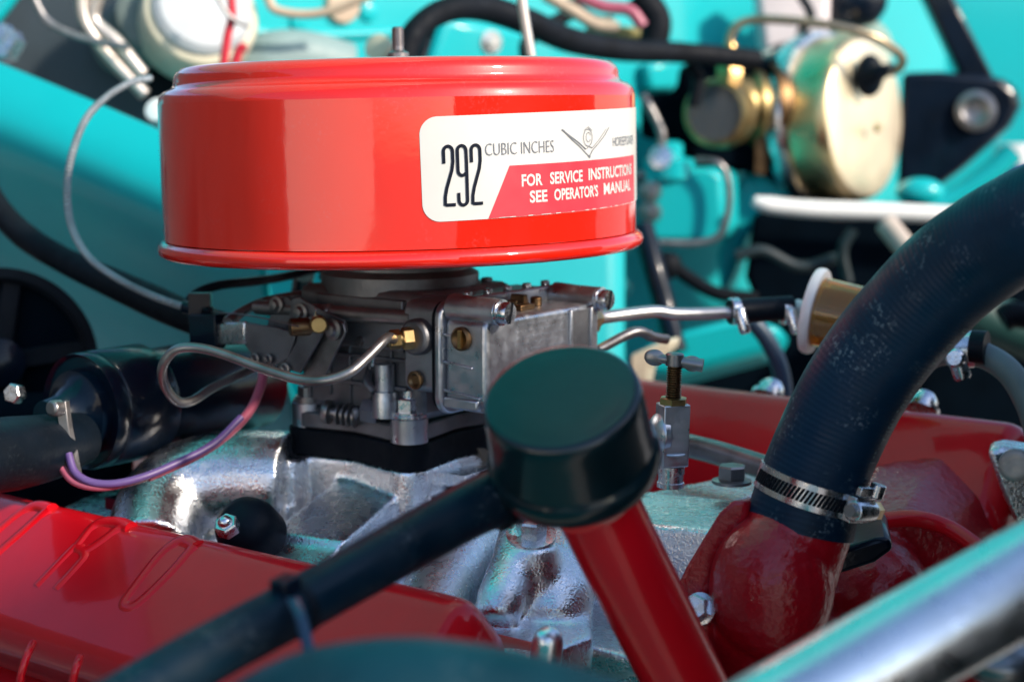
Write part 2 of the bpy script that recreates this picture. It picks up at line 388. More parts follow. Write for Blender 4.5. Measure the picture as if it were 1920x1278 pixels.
# sticker, wrapped on the can: s along the arc from its left edge, t up from its lower edge (millimetres)
RL = .1655
toc = Vector((0, 0, EYE))-AC0; toc = (toc-ac_dir*toc.dot(ac_dir)).normalized(); rgt = ac_dir.cross(toc).normalized()
PH0 = R(4.3)
def lab(s, t, lift=.0006):
    ph = PH0 + s*.001/RL; zz = -.0735 + t*.001 + s*.00002 - t*0
    r = RL+lift
    ph += (t-30)*-.0011*.001/RL*14
    return AC0 + (toc*math.cos(ph)+rgt*math.sin(ph))*r + ac_dir*zz
def label_patch(name, outline_lo, outline_hi, m, lift, n=60):
    # lo/hi: functions s -> t ; a grid with thickness over the arc
    s0, s1 = outline_lo[0], outline_lo[1]
    g = G(); g.grid(lambda a, b: lab(s0+(s1-s0)*a, outline_lo[2](s0+(s1-s0)*a)*(1-b)+outline_hi(s0+(s1-s0)*a)*b, lift), n, 6)
    return g.build(name, m, stick)
LH = 63.5
def lo(s):
    return 11-math.sqrt(max(0, 121-(11-s)**2)) if s < 11 else (11-math.sqrt(max(0, 121-(s-217)**2)) if s > 217 else 0)
stick = G().grid(lambda a, b: lab(228*(1-math.cos(math.pi*a))/2, lo(228*(1-math.cos(math.pi*a))/2)*(1-b)+(LH-lo(228*(1-math.cos(math.pi*a))/2))*b, .0003), 120, 6).build('sticker', WHITE, ac, ang=80)
g = G(); g.grid(lambda a, b: lab((41+15.5*b)*(1-a)+198*a, .2+31.6*b, .0005), 80, 6); g.build('red_panel', LRED, stick, ang=80)
g = G()
rr_ = random.Random(3)
for k in range(34):
    s = 46+150*rr_.random(); ln = 1+4*rr_.random()
    stroke(g, [(s, .3), (s+ln, .35)], .25+.3*rr_.random(), lambda s, t: lab(s, t, .0007))
g.build('worn_edge', WHITE, stick)
f7 = lambda s, t: lab(s, t, .0008)
g = G()
def arc2(cx, cy, rx, ry, a0, a1, n=10): return [(cx+rx*math.cos(R(a0+(a1-a0)*k/n)), cy+ry*math.sin(R(a0+(a1-a0)*k/n))) for k in range(n+1)]
def two(x): return [(x+.8, 35), (x+.8, 42)]+arc2(x+3.6, 42.2, 2.8, 3.2, 170, 0)+[(x+6.4, 36), (x+5.6, 31), (x+2.0, 20), (x+.9, 15), (x+.7, 10.0), (x+1.5, 9.9), (x+7.2, 9.9)]
def nine(x): return [(x+.6, 17), (x+.6, 12.5)]+arc2(x+3.3, 12.4, 2.7, 3.0, 190, 360)+[(x+6.2, 36), (x+6.1, 42.2)]+arc2(x+3.4, 42.4, 2.7, 3.0, 0, 180)+[(x+.7, 31.5)]+arc2(x+3.3, 30.4, 2.6, 3.0, 180, 330)
for pts in (two(13.3), nine(22.0), two(30.6)): stroke(g, pts, 2.0, f7)
g.build('lettering', INK, stick)
text_geo('CUBIC INCHES', 40.5, 90, 38.6, 46.0, f7, bold=-.012).build('lettering', INKG, stick)
text_geo('HORSEPOWER', 152, 196, 39.2, 45.2, f7).build('lettering', INKG, stick)
text_geo('FOR', 64.5, 80, 18.4, 26.0, f7, bold=.028).build('lettering', WHITE, stick)
text_geo('SERVICE', 86, 115, 18.6, 26.2, f7, bold=.028).build('lettering', WHITE, stick)
text_geo('INSTRUCTIONS', 121, 188, 19.0, 26.6, f7, bold=.028).build('lettering', WHITE, stick)
text_geo('SEE', 70, 83.5, 8.0, 15.6, f7, bold=.028).build('lettering', WHITE, stick)
text_geo("OPERATOR'S", 89, 131, 8.2, 15.8, f7, bold=.028).build('lettering', WHITE, stick)
text_geo('MANUAL', 138, 184, 8.6, 16.2, f7, bold=.028).build('lettering', WHITE, stick)
g = G()
for pts, wd in (([(97.5, 52), (104, 48), (112, 43.5), (119, 39)], .7), ([(97.5, 52), (106, 45.5), (113, 41), (119, 36.5), (122.5, 34)], .55),
                ([(122.5, 34), (126, 38), (133, 42), (141, 47), (147, 52)], .6), ([(119, 39), (122.5, 40.5), (126, 39.5)], .5),
                (arc2(121.5, 46.2, 4.6, 5.4, 0, 360, 20), .45), (arc2(122, 46.5, 2.4, 3.0, 20, 330, 14), .4), ([(118, 51), (122, 53), (126, 50.5)], .4),
                ([(126, 39.5), (134, 44.5), (143, 51)], .4), ([(121.8, 35), (123.3, 33.4)], 1.3), ([(97, 52.3), (99.5, 50.8)], 1.0)):
    stroke(g, pts, wd, f7)
g.build('emblem', INKG, stick)

# ================================================================ CARBURETTOR
cb = thing('carburetor', EN(0, 0, -.228), 'grey die-cast carburetor with square fuel bowl under the red air cleaner', 'carburetor')
g = G(); g.ebox(-.05, .062, -.052, .052, -.212, -.125); g.build('main_body', CARBD, cb, bevel=.006)
g = G(); g.lathe(EN(0, 0, -.13), ZZ, [(.056, 0), (.056, .012), (.050, .016), (.050, .030)], n=40); g.build('air_horn', CARBD, cb)
g = G()
for k in range(6):
    a = k*1.05; g.ebox(.02+.005*k, .026+.005*k, -.045+.016*k, -.038+.016*k, -.126, -.118-.002*(k % 3))
g.ebox(-.03, .05, -.056, -.046, -.165, -.13); g.build('air_horn_lug', CARBD, cb, bevel=.001)
g = G()
for k in range(5): g.ebox(-.040+.019*k, -.0375+.019*k, -.0545, -.050, -.205+.004*(k % 2), -.150)
g.ebox(-.046, .052, -.0555, -.050, -.172, -.1695); g.ebox(-.046, .052, -.0560, -.050, -.1915, -.1885); g.build('body_rib', CARBD, cb, bevel=.0006)
for (u, z, r, m_) in ((-.028, -.181, .0042, BRASSD), (.012, -.160, .0036, STEELD), (.030, -.198, .0040, BRASSD), (.040, -.158, .0030, BRASS)):
    g = G(); g.lathe(EN(u, -.052, z), -E2, [(r*1.35, 0), (r*1.35, .0030), (r, .0034), (r*.8, .0062), (0, .0064)], n=16); g.build('body_screw', m_, cb)
# metering block, gasket flange, bowl
def ev(poly, v, dv):  # outline in (u,z) pushed along v
    return [EN(p[0], v, p[1]) for p in poly], E2*dv
g = G(); g.prism([EN(.058, v, z) for v, z in rrect(-.064, .066, -.189, -.128, .008)], E1*.026); g.build('metering_block', mat('zinc_diecast_mid', (.36, .37, .40), metal=.9, rough=.42, var=.25, vscale=35, bump=.08), cb, bevel=.0015)
g = G(); g.prism([EN(.0842, v, z) for v, z in rrect(-.0668, .0668, -.1995, -.1275, .011)], E1*.0028); g.build('gasket', BLK_MATTE, cb)
g = G(); g.prism([EN(.0872, v, z) for v, z in rrect(-.0685, .0685, -.2015, -.1260, .012)], E1*.0055); g.build('bowl_flange', CARB, cb, bevel=.0016)
bz1, bz0 = -.1365, -.195
g = G(); g.prism([EN(.0925, v, z) for v, z in rrect(-.0640, .0640, bz0, bz1, .006)], E1*.0345); g.build('fuel_bowl', CARB, cb, bevel=.0035, seg=4)
g = G()
for z, L in ((-.1485, .012), (-.167, .024), (-.186, .030)): g.box(EN(.0925+L/2, -.0645, z), L/2, .0012, .0009, ((E1*math.cos(.10)-ZZ*math.sin(.10)), E2, ZZ))
g.build('cast_rib', CARB, cb, bevel=.0006)
g = G(); g.ebox(.0925, .121, -.0660, -.060, -.196, -.1885); g.ebox(.100, .1285, -.055, .03, -.199, -.1925); g.build('bowl_step', CARB, cb, bevel=.0015)
# recessed window and vertical lug on the right of the bowl face
g = G(); g.ebox(.1268, .1278, .030, .050, -.168, -.140); g.build('recess', CARBD, cb)
g = G(); g.ebox(.1265, .1305, .050, .058, -.170, -.1385); g.ebox(.1265, .1295, .027, .030, -.170, -.1385); g.ebox(.1265, .1292, .027, .058, -.1715, -.1690); g.build('lug', CARB, cb, bevel=.001)
# list number lines cast in the bowl face
g = G(); rr2 = random.Random(5)
for i in range(6):
    v = -.034 + .006*rr2.random(); z = -.1435-.0042*i
    while v < .022-.004*i*.3:
        L = .003+.006*rr2.random(); g.ebox(.1268, .12735, v, v+L, z-.0007, z+.0007); v += L+.0016+.002*rr2.random()
g.build('cast_number', CARB, cb)
# bowl screws
for (v, z, u1) in ((-.0555, -.1315, .132), (.0600, -.134, .131)):
    g = G(); g.lathe(EN(.0925, v, z), E1, [(.0098, 0), (.0088, .02), (.0086, u1-.0925)], n=28); g.build('screw_boss', CARB, cb, bevel=.0008)
    g = G(); o0 = EN(u1, v, z); g.lathe(o0, E1, [(.0086, 0), (.0086, .0012), (.0070, .0014), (.0072, .0062), (.0064, .0078), (0, .0082)], n=28)
    sc = g.build('bowl_screw', STEEL, cb)
    g = G(); sd_ = (E2*.25+ZZ*.97).normalized(); g.box(o0+E1*.0078, .0009, .0068, .0007, (E1, sd_, E1.cross(sd_))); g.build('screw_slot', BLK_MATTE, sc)
# sight plug and drain plug on the near side
g = G(); g.lathe(EN(.1075, -.064, -.1495), -E2, [(.0078, 0), (.0078, .0026), (.0062, .0036), (.0045, .0022), (0, .0018)], n=24); p_ = g.build('sight_plug', BRASSD, cb)
g = G(); g.box(EN(.1085, -.0675, -.1495), .0012, .0016, .0058, (E1, E2, ZZ)); g.build('plug_slot', BRASS, p_)
g = G(); g.lathe(EN(.070, -.066, -.180), -E2, [(.0062, 0), (.0062, .002), (.0046, .0026), (.003, .001), (0, .001)], n=20); g.build('idle_screw', BRASSD, cb)
# fuel inlet, driver's side
g = G(); g.hexa(EN(.110, .064, -.152), E2, .0105, .018); g.lathe(EN(.110, .082, -.152), E2, [(.006, 0), (.006, .006), (.0048, .007)], n=20); g.build('fuel_inlet', BRASS, cb)
# vacuum boss near side
g = G(); g.lathe(EN(.072, -.060, -.151), -E2, [(.0125, 0), (.0120, .010), (.0105, .012)], n=24); g.build('vacuum_boss', CARBD, cb, bevel=.001)
g = G(); c = EN(.072, -.072, -.151); dv = (-E2*.75-E1*.55-ZZ*.05).normalized(); g.hexa(c, dv, .0075, .007); g.hexa(c+dv*.0085, dv, .0066, .007, rot=.5); g.lathe(c+dv*.007, dv, [(.005, 0), (.005, .010)], n=16); g.build('brass_fitting', BRASS, cb)
# top vents
g = G(); g.ebox(.098, .106, -.004, .010, bz1, bz1+.006); g.ebox(.110, .116, -.012, .004, bz1, bz1+.004); g.ebox(.1, .112, -.003, .001, bz1+.004, bz1+.010)
g.lathe(EN(.105, .02, bz1), ZZ, [(.004, 0), (.004, .006), (0, .007)]); g.build('vent_lever', BRASSD, cb, bevel=.0007)
g = G()
for k in range(5): g.ebox(.088, .0925, -.04+.022*k, -.034+.022*k, -.1262, -.1225)
g.build('flange_tab', CARB, cb, bevel=.001)
# throttle flange with four bosses
def flange_outline(h, r, n=7, waist=.008):
    out = []
    for i, (a, b, s0) in enumerate(((1, 1, 0), (-1, 1, 90), (-1, -1, 180), (1, -1, 270))):
        for k in range(n+1):
            an = R(s0-20+130*k/n); out.append((a*h+r*math.cos(an), b*h+r*math.sin(an)))
        nx = ((-1, 1), (-1, -1), (1, -1), (1, 1))[i]; m = ((a+nx[0])/2*h, (b+nx[1])/2*h); L = math.hypot(*m); out.append((m[0]*(1+(r-waist)/L), m[1]*(1+(r-waist)/L)))
    return out
g = G(); g.prism([EN(u, v, -.2265) for u, v in flange_outline(.044, .0145)], ZZ*.012); g.build('throttle_flange', CARBD, cb, bevel=.0015)
for (u, v) in ((.050, -.050), (-.046, -.046), (.046, .046), (-.046, .046)):
    g = G(); g.lathe(EN(u, v, -.2262), ZZ, [(.0128, 0), (.0128, .0165), (.0120, .0172), (0, .0172)], n=28); g.build('flange_boss', CARB, cb)
# throttle shaft, linkage plates
g = G(); g.tube([EN(-.075, -.068, -.142), EN(.0, -.064, -.141), EN(.062, -.060, -.140)], .0052, smooth=False); g.lathe(EN(-.01, -.0645, -.141), E1, [(.0052, 0), (.0062, .001), (.0062, .003), (.0052, .004)]); g.build('choke_rod', STEELD, cb)
def plate(name, poly, v, th, m=CARBD, bev=.0006):
    g = G(); g.prism([on_v(x, y, v) for x, y in poly], E2*th); return g.build(name, m, cb, bevel=bev)
plate('linkage_plate', ((512, 574), (519, 561), (538, 556), (549, 566), (543, 600), (512, 692), (476, 672), (470, 640), (500, 612)), -.070, .0024)
plate('linkage_plate', ((546, 560), (560, 557), (600, 580), (646, 600), (650, 618), (640, 640), (600, 650), (566, 640), (548, 690), (516, 694), (540, 610)), -.0745, .0020)
plate('lever', ((560, 606), (582, 592), (604, 598), (609, 612), (602, 630), (562, 700), (528, 690), (556, 640)), -.084, .0022)
plate('lever', ((612, 612), (628, 600), (644, 606), (648, 622), (608, 708), (566, 706), (596, 650)), -.078, .0022, STEELD)
plate('cable_bracket', ((400, 606), (458, 603), (458, 645), (400, 648)), -.085, .004, STEEL, .001)
plate('cable_bracket', ((458, 604), (520, 614), (555, 626), (540, 672), (505, 690), (478, 672), (458, 646)), -.083, .0022)
plate('cable_bracket', ((352, 590), (402, 590), (404, 655), (356, 650)), -.088, .010, BLK)
g = G(); c = on_v(574, 612, -.084); g.lathe(c, -E2*.75-E1*.5, [(.0062, -.004), (.0062, .010), (.0055, .0112), (0, .0112)], n=20); g.build('pivot_stub', BRASSD, cb)
g = G(); g.lathe(on_v(597, 606, -.086), -E2*.6+E1*.6, [(.0058, 0), (.0058, .008), (.0048, .0095), (0, .0095)], n=20); g.build('swivel', BRASS, cb)
g = G(); g.tube([on_v(590, 604, -.088), on_v(592, 578, -.090)], .0008, smooth=False); g.build('cotter_pin', STEEL, cb); g = G(); g.tube([on_v(658, 540, -.05), on_v(662, 572, -.05)], .0012, smooth=False); g.build('cotter_pin', STEEL, cb); g = G(); g.tube([on_v(706, 640, -.07), on_v(698, 686, -.07)], .0010, smooth=False); g.build('cotter_pin', STEEL, cb)
for (x, y, v, r) in ((520, 571, -.072, .0040), (625, 617, -.080, .0050), (536, 691, -.086, .0030), (480, 672, -.085, .0028), (505, 672, -.085, .0025), (565, 585, -.0755, .0042)):
    g = G(); g.lathe(on_v(x, y, v), -E2, [(r*1.5, 0), (r*1.5, .0015), (r, .002), (r*.8, .005), (0, .0058)], n=18); g.build('rivet', STEELD, cb)
# idle speed screw with spring, stub and ring
g = G(); c = on_v(618, 772, -.062); d = (E1*.9-ZZ*.1+E2*.3).normalized(); g.lathe(c-d*.004, d, [(.0075, 0), (.0085, .002), (.0085, .005), (.004, .006), (.004, .026)], n=20)
for k in range(4): g.lathe(c+d*(.006+k*.0042), d, [(.0060, 0), (.0078, .0008), (.0078, .0018), (.0060, .0026)], n=18)
g.build('idle_speed_screw', STEELD, cb)
g = G(); c = on_v(682, 768, -.060); g.hexa(c, d, .0088, .012); g.ell(c-E2*.008-ZZ*.001, .003, .003, .004); g.build('adjuster_nut', CARBD, cb)
g = G(); c = on_v(722, 748, -.058); g.lathe(c-ZZ*.012, ZZ, [(.009, 0), (.009, .012), (.0088, .013), (.0085, .0175), (.0066, .018), (.0066, .036), (0, .037)], n=24); g.build('vacuum_stub', CARB, cb)
g = G(); g.tube([on_v(695, 690, -.05), on_v(688, 715, -.06), on_v(702, 735, -.062)], .003); g.tube([on_v(640, 700, -.04), on_v(700, 730, -.04), on_v(750, 720, -.04)], .004); g.ebox(-.03, .05, -.050, -.04, -.214, -.175); g.build('throttle_arm', CARBD, cb)
# stud nuts
for i, (u, v) in enumerate(((.050, -.050), (-.046, -.046), (.046, .046))):
    g = G(); c = EN(u, v, -.2090); g.lathe(c, ZZ, [(.0122, 0), (.0122, .0016), (.0108, .0019), (.0108, .0036), (0, .0037)], n=28)
    if i != 1: g.hexa(c+ZZ*.0036, ZZ, .0088, .0095, rot=.9)
    else: g.hexa(c+ZZ*.0036, ZZ, .0088, .0075, rot=.4)
    g.lathe(c+ZZ*.013, ZZ, [(.0048, 0), (.0048, .0050), (.0040, .0058), (0, .0058)], n=16); g.build('stud_nut', STEEL if i != 1 else STEELD, cb, ang=30)

g = G(); g.prism([EN(u, v, -.2455) for u, v in flange_outline(.0455, .0160)], ZZ*.0188)
tag(g.build('carburetor_spacer', BLK_MATTE, bevel=.0012), 'black insulating spacer between carburetor and manifold', 'spacer')

# vacuum pipe loop
zc = EN(.072, -.072, -.151)+dv*.012
g = G(); g.tube([zc, W(725, 634, 1.035), W(690, 668, 1.020), W(655, 698, 1.01), (W(610, 713, 1.01)), W(560, 711, 1.02), W(490, 690, 1.035), W(420, 664, 1.05), W(370, 652, 1.06), W(330, 656, 1.065), W(306, 684, 1.07), W(308, 720, 1.08), W(330, 750, 1.09), W(358, 752, 1.10), W(400, 726, 1.12), W(462, 696, 1.15), W(500, 670, 1.18)], .0033, n=16, seg=10)
tag(g.build('vacuum_pipe', STEELD), 'dull bent steel pipe looping left from the carburetor', 'pipe')

# choke cable, wire, sleeves, thin hoses
g = G(); cpts = [W(282, 147, 1.36), W(245, 155, 1.34), W(200, 182, 1.32), W(160, 225, 1.30), W(135, 290, 1.28), W(126, 350, 1.27), W(133, 420, 1.26), W(165, 480, 1.24), W(220, 522, 1.22), W(290, 556, 1.20), W(350, 577, 1.185)]
cc = crom(cpts, 14); rs = []
g.tube(cpts, .0029, n=12, seg=12)
SPIR = rubber_hose_mat('spiral_sheath', (.42, .45, .48), ring=1900, strength=.9, speck=0)
SPIR.node_tree.nodes['Principled BSDF'].inputs['Metallic'].default_value = .6
tag(g.build('choke_cable', SPIR), 'thin silver spiral choke cable curving down left of air cleaner', 'cable')
g = G(); g.lathe(W(345, 575, 1.187), W(385, 583, 1.180)-W(345, 575, 1.187), [(.0046, 0), (.0046, .012), (.0036, .013), (.0036, .0155)], n=16)
c = W(385, 583, 1.18); d = (W(400, 586, 1.176)-W(385, 583, 1.18)).normalized()
for k in range(4): g.lathe(c+d*(-.004+k*.0026), d, [(.0030, 0), (.0040, .0007), (.0040, .0014), (.0030, .0020)], n=14)
g.box(W(376, 572, 1.182), .008, .004, .009); tag(g.build('cable_clamp', BLK, ang=30), 'small black clamp holding the silver choke cable end', 'clamp')
g = G(); g.tube([W(392, 584, 1.178), W(470, 592, 1.13), W(560, 612, 1.085)], .0005, n=6); tag(g.build('choke_wire', STEELD), 'thin bare wire from choke cable to carburetor lever', 'wire')
g = G(); g.tube([W(-40, 330, 1.42), W(0, 395, 1.40), W(50, 445, 1.38), W(120, 488, 1.35), W(210, 530, 1.31), W(290, 566, 1.27), W(350, 592, 1.24), W(410, 612, 1.22)], [.0105, .0105, .0112, .0108, .012, .0128, .0122, .012], n=16)
tag(g.build('sleeved_cable', BLK_MATTE), 'thick black sleeved cable crossing the shaded turquoise panel', 'cable')
g = G(); g.tube([W(346, 580, 1.20), W(365, 552, 1.21), W(410, 535, 1.22), W(480, 527, 1.25), W(545, 516, 1.28), W(640, 490, 1.30)], .0036); tag(g.build('thin_hose', RUB), 'thin black hose running back just beneath the air cleaner rim', 'hose')
g = G(); g.tube([W(432, 602, 1.16), W(448, 588, 1.17), W(490, 568, 1.18), W(545, 556, 1.19), W(620, 548, 1.20), W(690, 545, 1.21)], .0036)
g.lathe(W(432, 602, 1.16), W(448, 588, 1.17)-W(432, 602, 1.16), [(.0046, -.003), (.0046, .004)], n=14); tag(g.build('choke_heat_tube', STEELD), 'thin dark tube arching into the carburetor above its bracket', 'tube')
g = G(); g.tube([W(570, 515, 1.35), W(566, 545, 1.36), W(556, 600, 1.37)], .009); g.tube([W(600, 510, 1.33), W(700, 530, 1.33)], .006); tag(g.build('bell_crank', BLK), 'black crank arm behind carburetor under the air cleaner', 'linkage')

# ================================================================ INTAKE MANIFOLD
g = G()
def slab(pts, z0, z1):
    g.prism([EN(u, v, z0) for u, v in pts], ZZ*(z1-z0))
g.prism([EN(u, v, -.34) for u, v in flange_outline(.046, .0150)], ZZ*.0942)
for (u, v) in ((.047, -.047), (-.047, -.047), (.047, .047)): g.lathe(EN(u, v, -.36), ZZ, [(.0145, 0), (.0130, .11), (0, .1135)], n=24)
g.ebox(-.22, .30, -.12, .16, -.40, -.312)
def bar(p0, p1, w, h, w2=None, h2=None):
    a = Vector(p0); b = Vector(p1); d = (b-a).normalized(); sx = d.cross(ZZ).normalized(); up = sx.cross(d)
    w2 = w2 or w; h2 = h2 or h; v = []
    for c, ww, hh in ((a, w, h), (b, w2, h2)):
        v += [c-sx*ww-up*.05, c+sx*ww-up*.05, c+sx*ww*.86+up*hh, c-sx*ww*.86+up*hh]
    g.add(v, [(0, 1, 2, 3), (7, 6, 5, 4), (0, 4, 5, 1), (1, 5, 6, 2), (2, 6, 7, 3), (3, 7, 4, 0)])
# runners to the near bank
bar(EN(.014, -.045, -.279), EN(.030, -.128, -.298), .033, .020)
bar(EN(.030, -.120, -.302), EN(.040, -.20, -.345), .029, .022)
bar(EN(-.04, -.03, -.270), EN(-.19, -.05, -.274), .052, .024); g.tube([W(280, 1040, 1.08), W(300, 960, 1.12), W(350, 915, 1.14), W(440, 895, 1.145), W(540, 900, 1.14)], [.030, .032, .034, .034, .034], n=20)
bar(EN(-.15, -.05, -.285), EN(-.16, -.17, -.31), .042, .018)
bar(EN(.06, -.02, -.30), EN(.155, -.075, -.285), .035, .016)
# plateau towards the thermostat and far runners
bar(EN(.06, .0, -.286), EN(.31, .0, -.272), .050, .020)
bar(EN(.05, .05, -.278), EN(.075, .14, -.278), .04, .02)
bar(EN(.20, .03, -.28), EN(.22, .17, -.285), .032, .018)
g.ell(EN(-.105, -.105, -.298), .035, .03, .018)
mani = thing('intake_manifold', EN(0, 0, -.40), 'bare cast aluminium intake manifold below the carburetor', 'intake manifold')
g.build('plenum', ALU, mani, remesh=.0023, smooth_it=4)
g = G()
g.prism([W(770, 1105, .999), W(905, 1200, .902), W(1000, 1236, .868), W(1112, 1192, .905), W(1110, 1060, 1.03), W(860, 1000, 1.10)], ZZ*-.022)
g.tube([W(900, 990, 1.05), W(862, 1050, 1.00), W(822, 1125, .95), W(790, 1200, .90)], [.022, .024, .024, .022], n=20)
g.tube([W(1060, 1000, 1.02), W(1050, 1060, .985), W(1040, 1130, .95), W(1035, 1175, .93)], [.024, .026, .023, .014], n=20)
g.tube([W(985, 1000, .965), W(962, 1060, .945), W(940, 1125, .925), W(930, 1165, .915)], [.016, .014, .015, .012], n=16)
g.lathe(EN(.205, -.122, -.30), ZZ, [(.020, 0), (.017, .044), (0, .0445)], n=24)
g.build('front_runner', ALU, mani, remesh=.0024, smooth_it=12)
g = G(); c = EN(.205, -.122, -.2525); dd = (ZZ*.92-E2*.25+E1*.2).normalized(); g.lathe(c, dd, [(.0150, 0), (.0150, .0022), (.010, .0026)], n=26); g.hexa(c+dd*.0024, dd, .0092, .011, n=6, rot=.7)
tag(g.build('manifold_bolt', STEEL, ang=30), 'plated hex bolt and washer on manifold just below the black cap', 'bolt')
g = G(); c = W(1020, 1215, .86); g.lathe(c-ZZ*.014, (.1, -.25, 1), [(.0088, 0), (.0086, .020), (.0074, .0245), (.0045, .0275), (0, .0288)], n=28); tag(g.build('acorn_nut', CHROME), 'chrome domed nut at the bottom front edge of manifold', 'nut')
g = G(); c = W(458, 985, 1.045); dd = Vector((-.28, -.75, .6)).normalized(); g.lathe(c-dd*.02, dd, [(.0215, 0), (.0215, .016), (.019, .024), (.012, .030), (0, .032)], n=30)
tag(g.build('rubber_plug', RUB), 'black rubber plug set in the manifold behind left valve cover', 'plug')
g = G(); c = W(424, 982, 1.01); dd = Vector((-.2, -.6, .75)).normalized(); g.hexa(c-dd*.006, dd, .0078, .008, rot=.2); g.ell(c+dd*.002, .0048, .0048, .0045)
tag(g.build('plug_screw', STEEL, ang=30), 'bright screw beside the black rubber plug', 'screw')
g = G(); c = W(266, 921, 1.12); g.lathe(c, (0, -.1, 1), [(.0175, -.004), (.0175, -.001), (.013, 0), (.0125, .0025), (.008, .003)], n=26); g.hexa(c+ZZ*.0025, ZZ, .0085, .009, rot=.1)
g.box(c-ZZ*.008, .016, .02, .004, (E2, E1, ZZ)); tag(g.build('clamp_bolt', BLK, ang=30), 'dark hex bolt and washer under the pink and purple wires', 'bolt')
g = G(); g.prism([on_u(x, y, .052) for x, y in ((884, 838), (915, 838), (930, 880), (905, 888))], E1*.006)
tag(g.build('spring_bracket', GASK, bevel=.001), 'brown tab hanging beside the black filler cap', 'bracket')
g = G(); g.ebox(.047, .075, -.02, .11, -.262, -.252); tag(g.build('manifold_flange_top', ALU, bevel=.001), 'pale metal top of the manifold flange beside the carburetor spacer', 'gasket')  # bright top of the manifold flange, laid on as its own strip

# ================================================================ VALVE COVERS
def cover(name, O, sgn, u0, u1, WD, H, label):
    a = (E2*sgn*.74-ZZ*.67).normalized(); n = (E2*sgn*.67+ZZ*.74).normalized()
    t = thing(name, O+a*(WD/2)-n*H, label, 'valve cover', 'rocker covers')
    g = G(); g.box(O+E1*((u0+u1)/2)+a*(WD/2)-n*H/2, (u1-u0)/2, WD/2, H/2, (E1, a, n)); sh = g.build('shell', RED2, t, bevel=.019, seg=6, ang=180)
    g = G(); g.box(O+E1*((u0+u1)/2)+a*(WD/2)-n*(H+.002), (u1-u0)/2+.007, WD/2+.007, .0025, (E1, a, n)); g.build('rim', RED2, t, bevel=.0015)
    return t, a, n
OL = EN(0, -.2185, -.2545)
vl, la, ln_ = cover('valve_cover', OL, -1, -.36, .243, .105, .062, 'red enamelled valve cover with raised letters, lower left')
def on_cov(px, py, lift=0.0):
    d = ray(px, py); q = Vector((0, 0, EYE)); t = (OL+ln_*lift-q).dot(ln_)/d.dot(ln_); return q+d*t
def emboss(pts, r, parent, closed=False):
    g = G(); r = r*1.9; P = [on_cov(x, y+11, -r*.80) for x, y in pts]
    if closed: P = P+[P[0]]
    g.tube(P, r, n=12, seg=6); g.build('raised_letter', RED2, parent)
emboss(((371, 1020), (350, 1010), (325, 1022), (300, 1046), (258, 1100), (240, 1128), (256, 1134), (284, 1114), (336, 1062)), .0034, vl, True)
emboss(((246, 983), (222, 974), (188, 977), (160, 1008), (152, 1022), (170, 1026), (200, 1008), (232, 984)), .0030, vl, True)
emboss(((158, 1022), (166, 1036), (158, 1050), (112, 1100)), .0030, vl)
emboss(((150, 1018), (128, 1040), (76, 1094)), .0030, vl)
emboss(((98, 950), (72, 944), (40, 962), (-10, 1006), (-60, 1060), (-20, 1052), (40, 1002)), .0034, vl, True)
g = G(); g.tube([W(62, 1205, .90), W(52, 1225, .885), W(40, 1262, .88), W(36, 1300, .88)], .0022); g.build('side_rib', RED2, vl); g = G(); g.tube([W(150, 1232, .875), W(143, 1250, .862), W(133, 1290, .86)], .0022); g.build('side_rib', RED2, vl)
OR_ = EN(0, .245, -.2160)
vr, ra, rn = cover('valve_cover', OR_, 1, -.20, .372, .10, .125, 'red enamelled valve cover on the far bank behind radiator hose')
for (x, y, Y) in ((1728, 752, 1.22), (1442, 728, 1.30)):
    g = G(); c = W(x, y+12, Y); g.lathe(c, rn, [(.014, -.004), (.014, 0), (.0105, .001), (.0105, .007), (.007, .012), (0, .0135)], n=20); tag(g.build('cover_nut', STEEL), 'domed plated nut on far red valve cover, ' + ('right of the radiator hose' if x > 1600 else 'left of the radiator hose'), 'nut')
# long grey pipe along the valley and its bolt
g = G(); g.tube([W(1270, 830, 1.16), W(1350, 850, 1.13), W(1440, 878, 1.10), W(1520, 905, 1.07)], .0085); tag(g.build('valley_pipe', STEELD), 'grey steel pipe along the base of far red valve cover', 'pipe')
g = G(); c = W(1372, 905, 1.06); g.lathe(c, ZZ, [(.013, 0), (.013, .002), (.009, .003)], n=20); g.hexa(c+ZZ*.002, ZZ, .0095, .010); tag(g.build('water_passage_bolt', STEELD, ang=30), 'dark hex bolt left of the hose clamp on manifold', 'bolt')

# ================================================================ OIL FILLER
cd = Vector((-.165, -.516, .842)).normalized(); ct = W(1052, 738, .765)
capo = thing('oil_filler_cap', ct-cd*.05, 'black domed oil filler cap with dark green sheen, front centre', 'oil cap')  # the oil filler cap itself; the breather hose leaves its side
g = G(); g.lathe(ct, cd, [(0, .0004), (.02, .0002), (.030, -.0004), (.0335, -.0010), (.0346, -.0010), (.0368, -.0018), (.0378, -.0036), (.0382, -.008), (.0398, -.034), (.0400, -.0355), (.0416, -.0365), (.0424, -.040), (.0424, -.0445), (.0415, -.0475), (.036, -.050), (.022, -.051)], n=80); g.build('dome', CAPM, capo, ang=60)
td = (W(1128, 985, .80)-W(1300, 1300, .83)).normalized()
g = G(); g.tube([W(1310, 1330, .835), W(1240, 1190, .822), W(1170, 1050, .808), W(1120, 950, .80)], .0213, n=40); tag(g.build('oil_filler_tube', RED2), 'red painted oil filler tube rising to the black cap', 'tube')
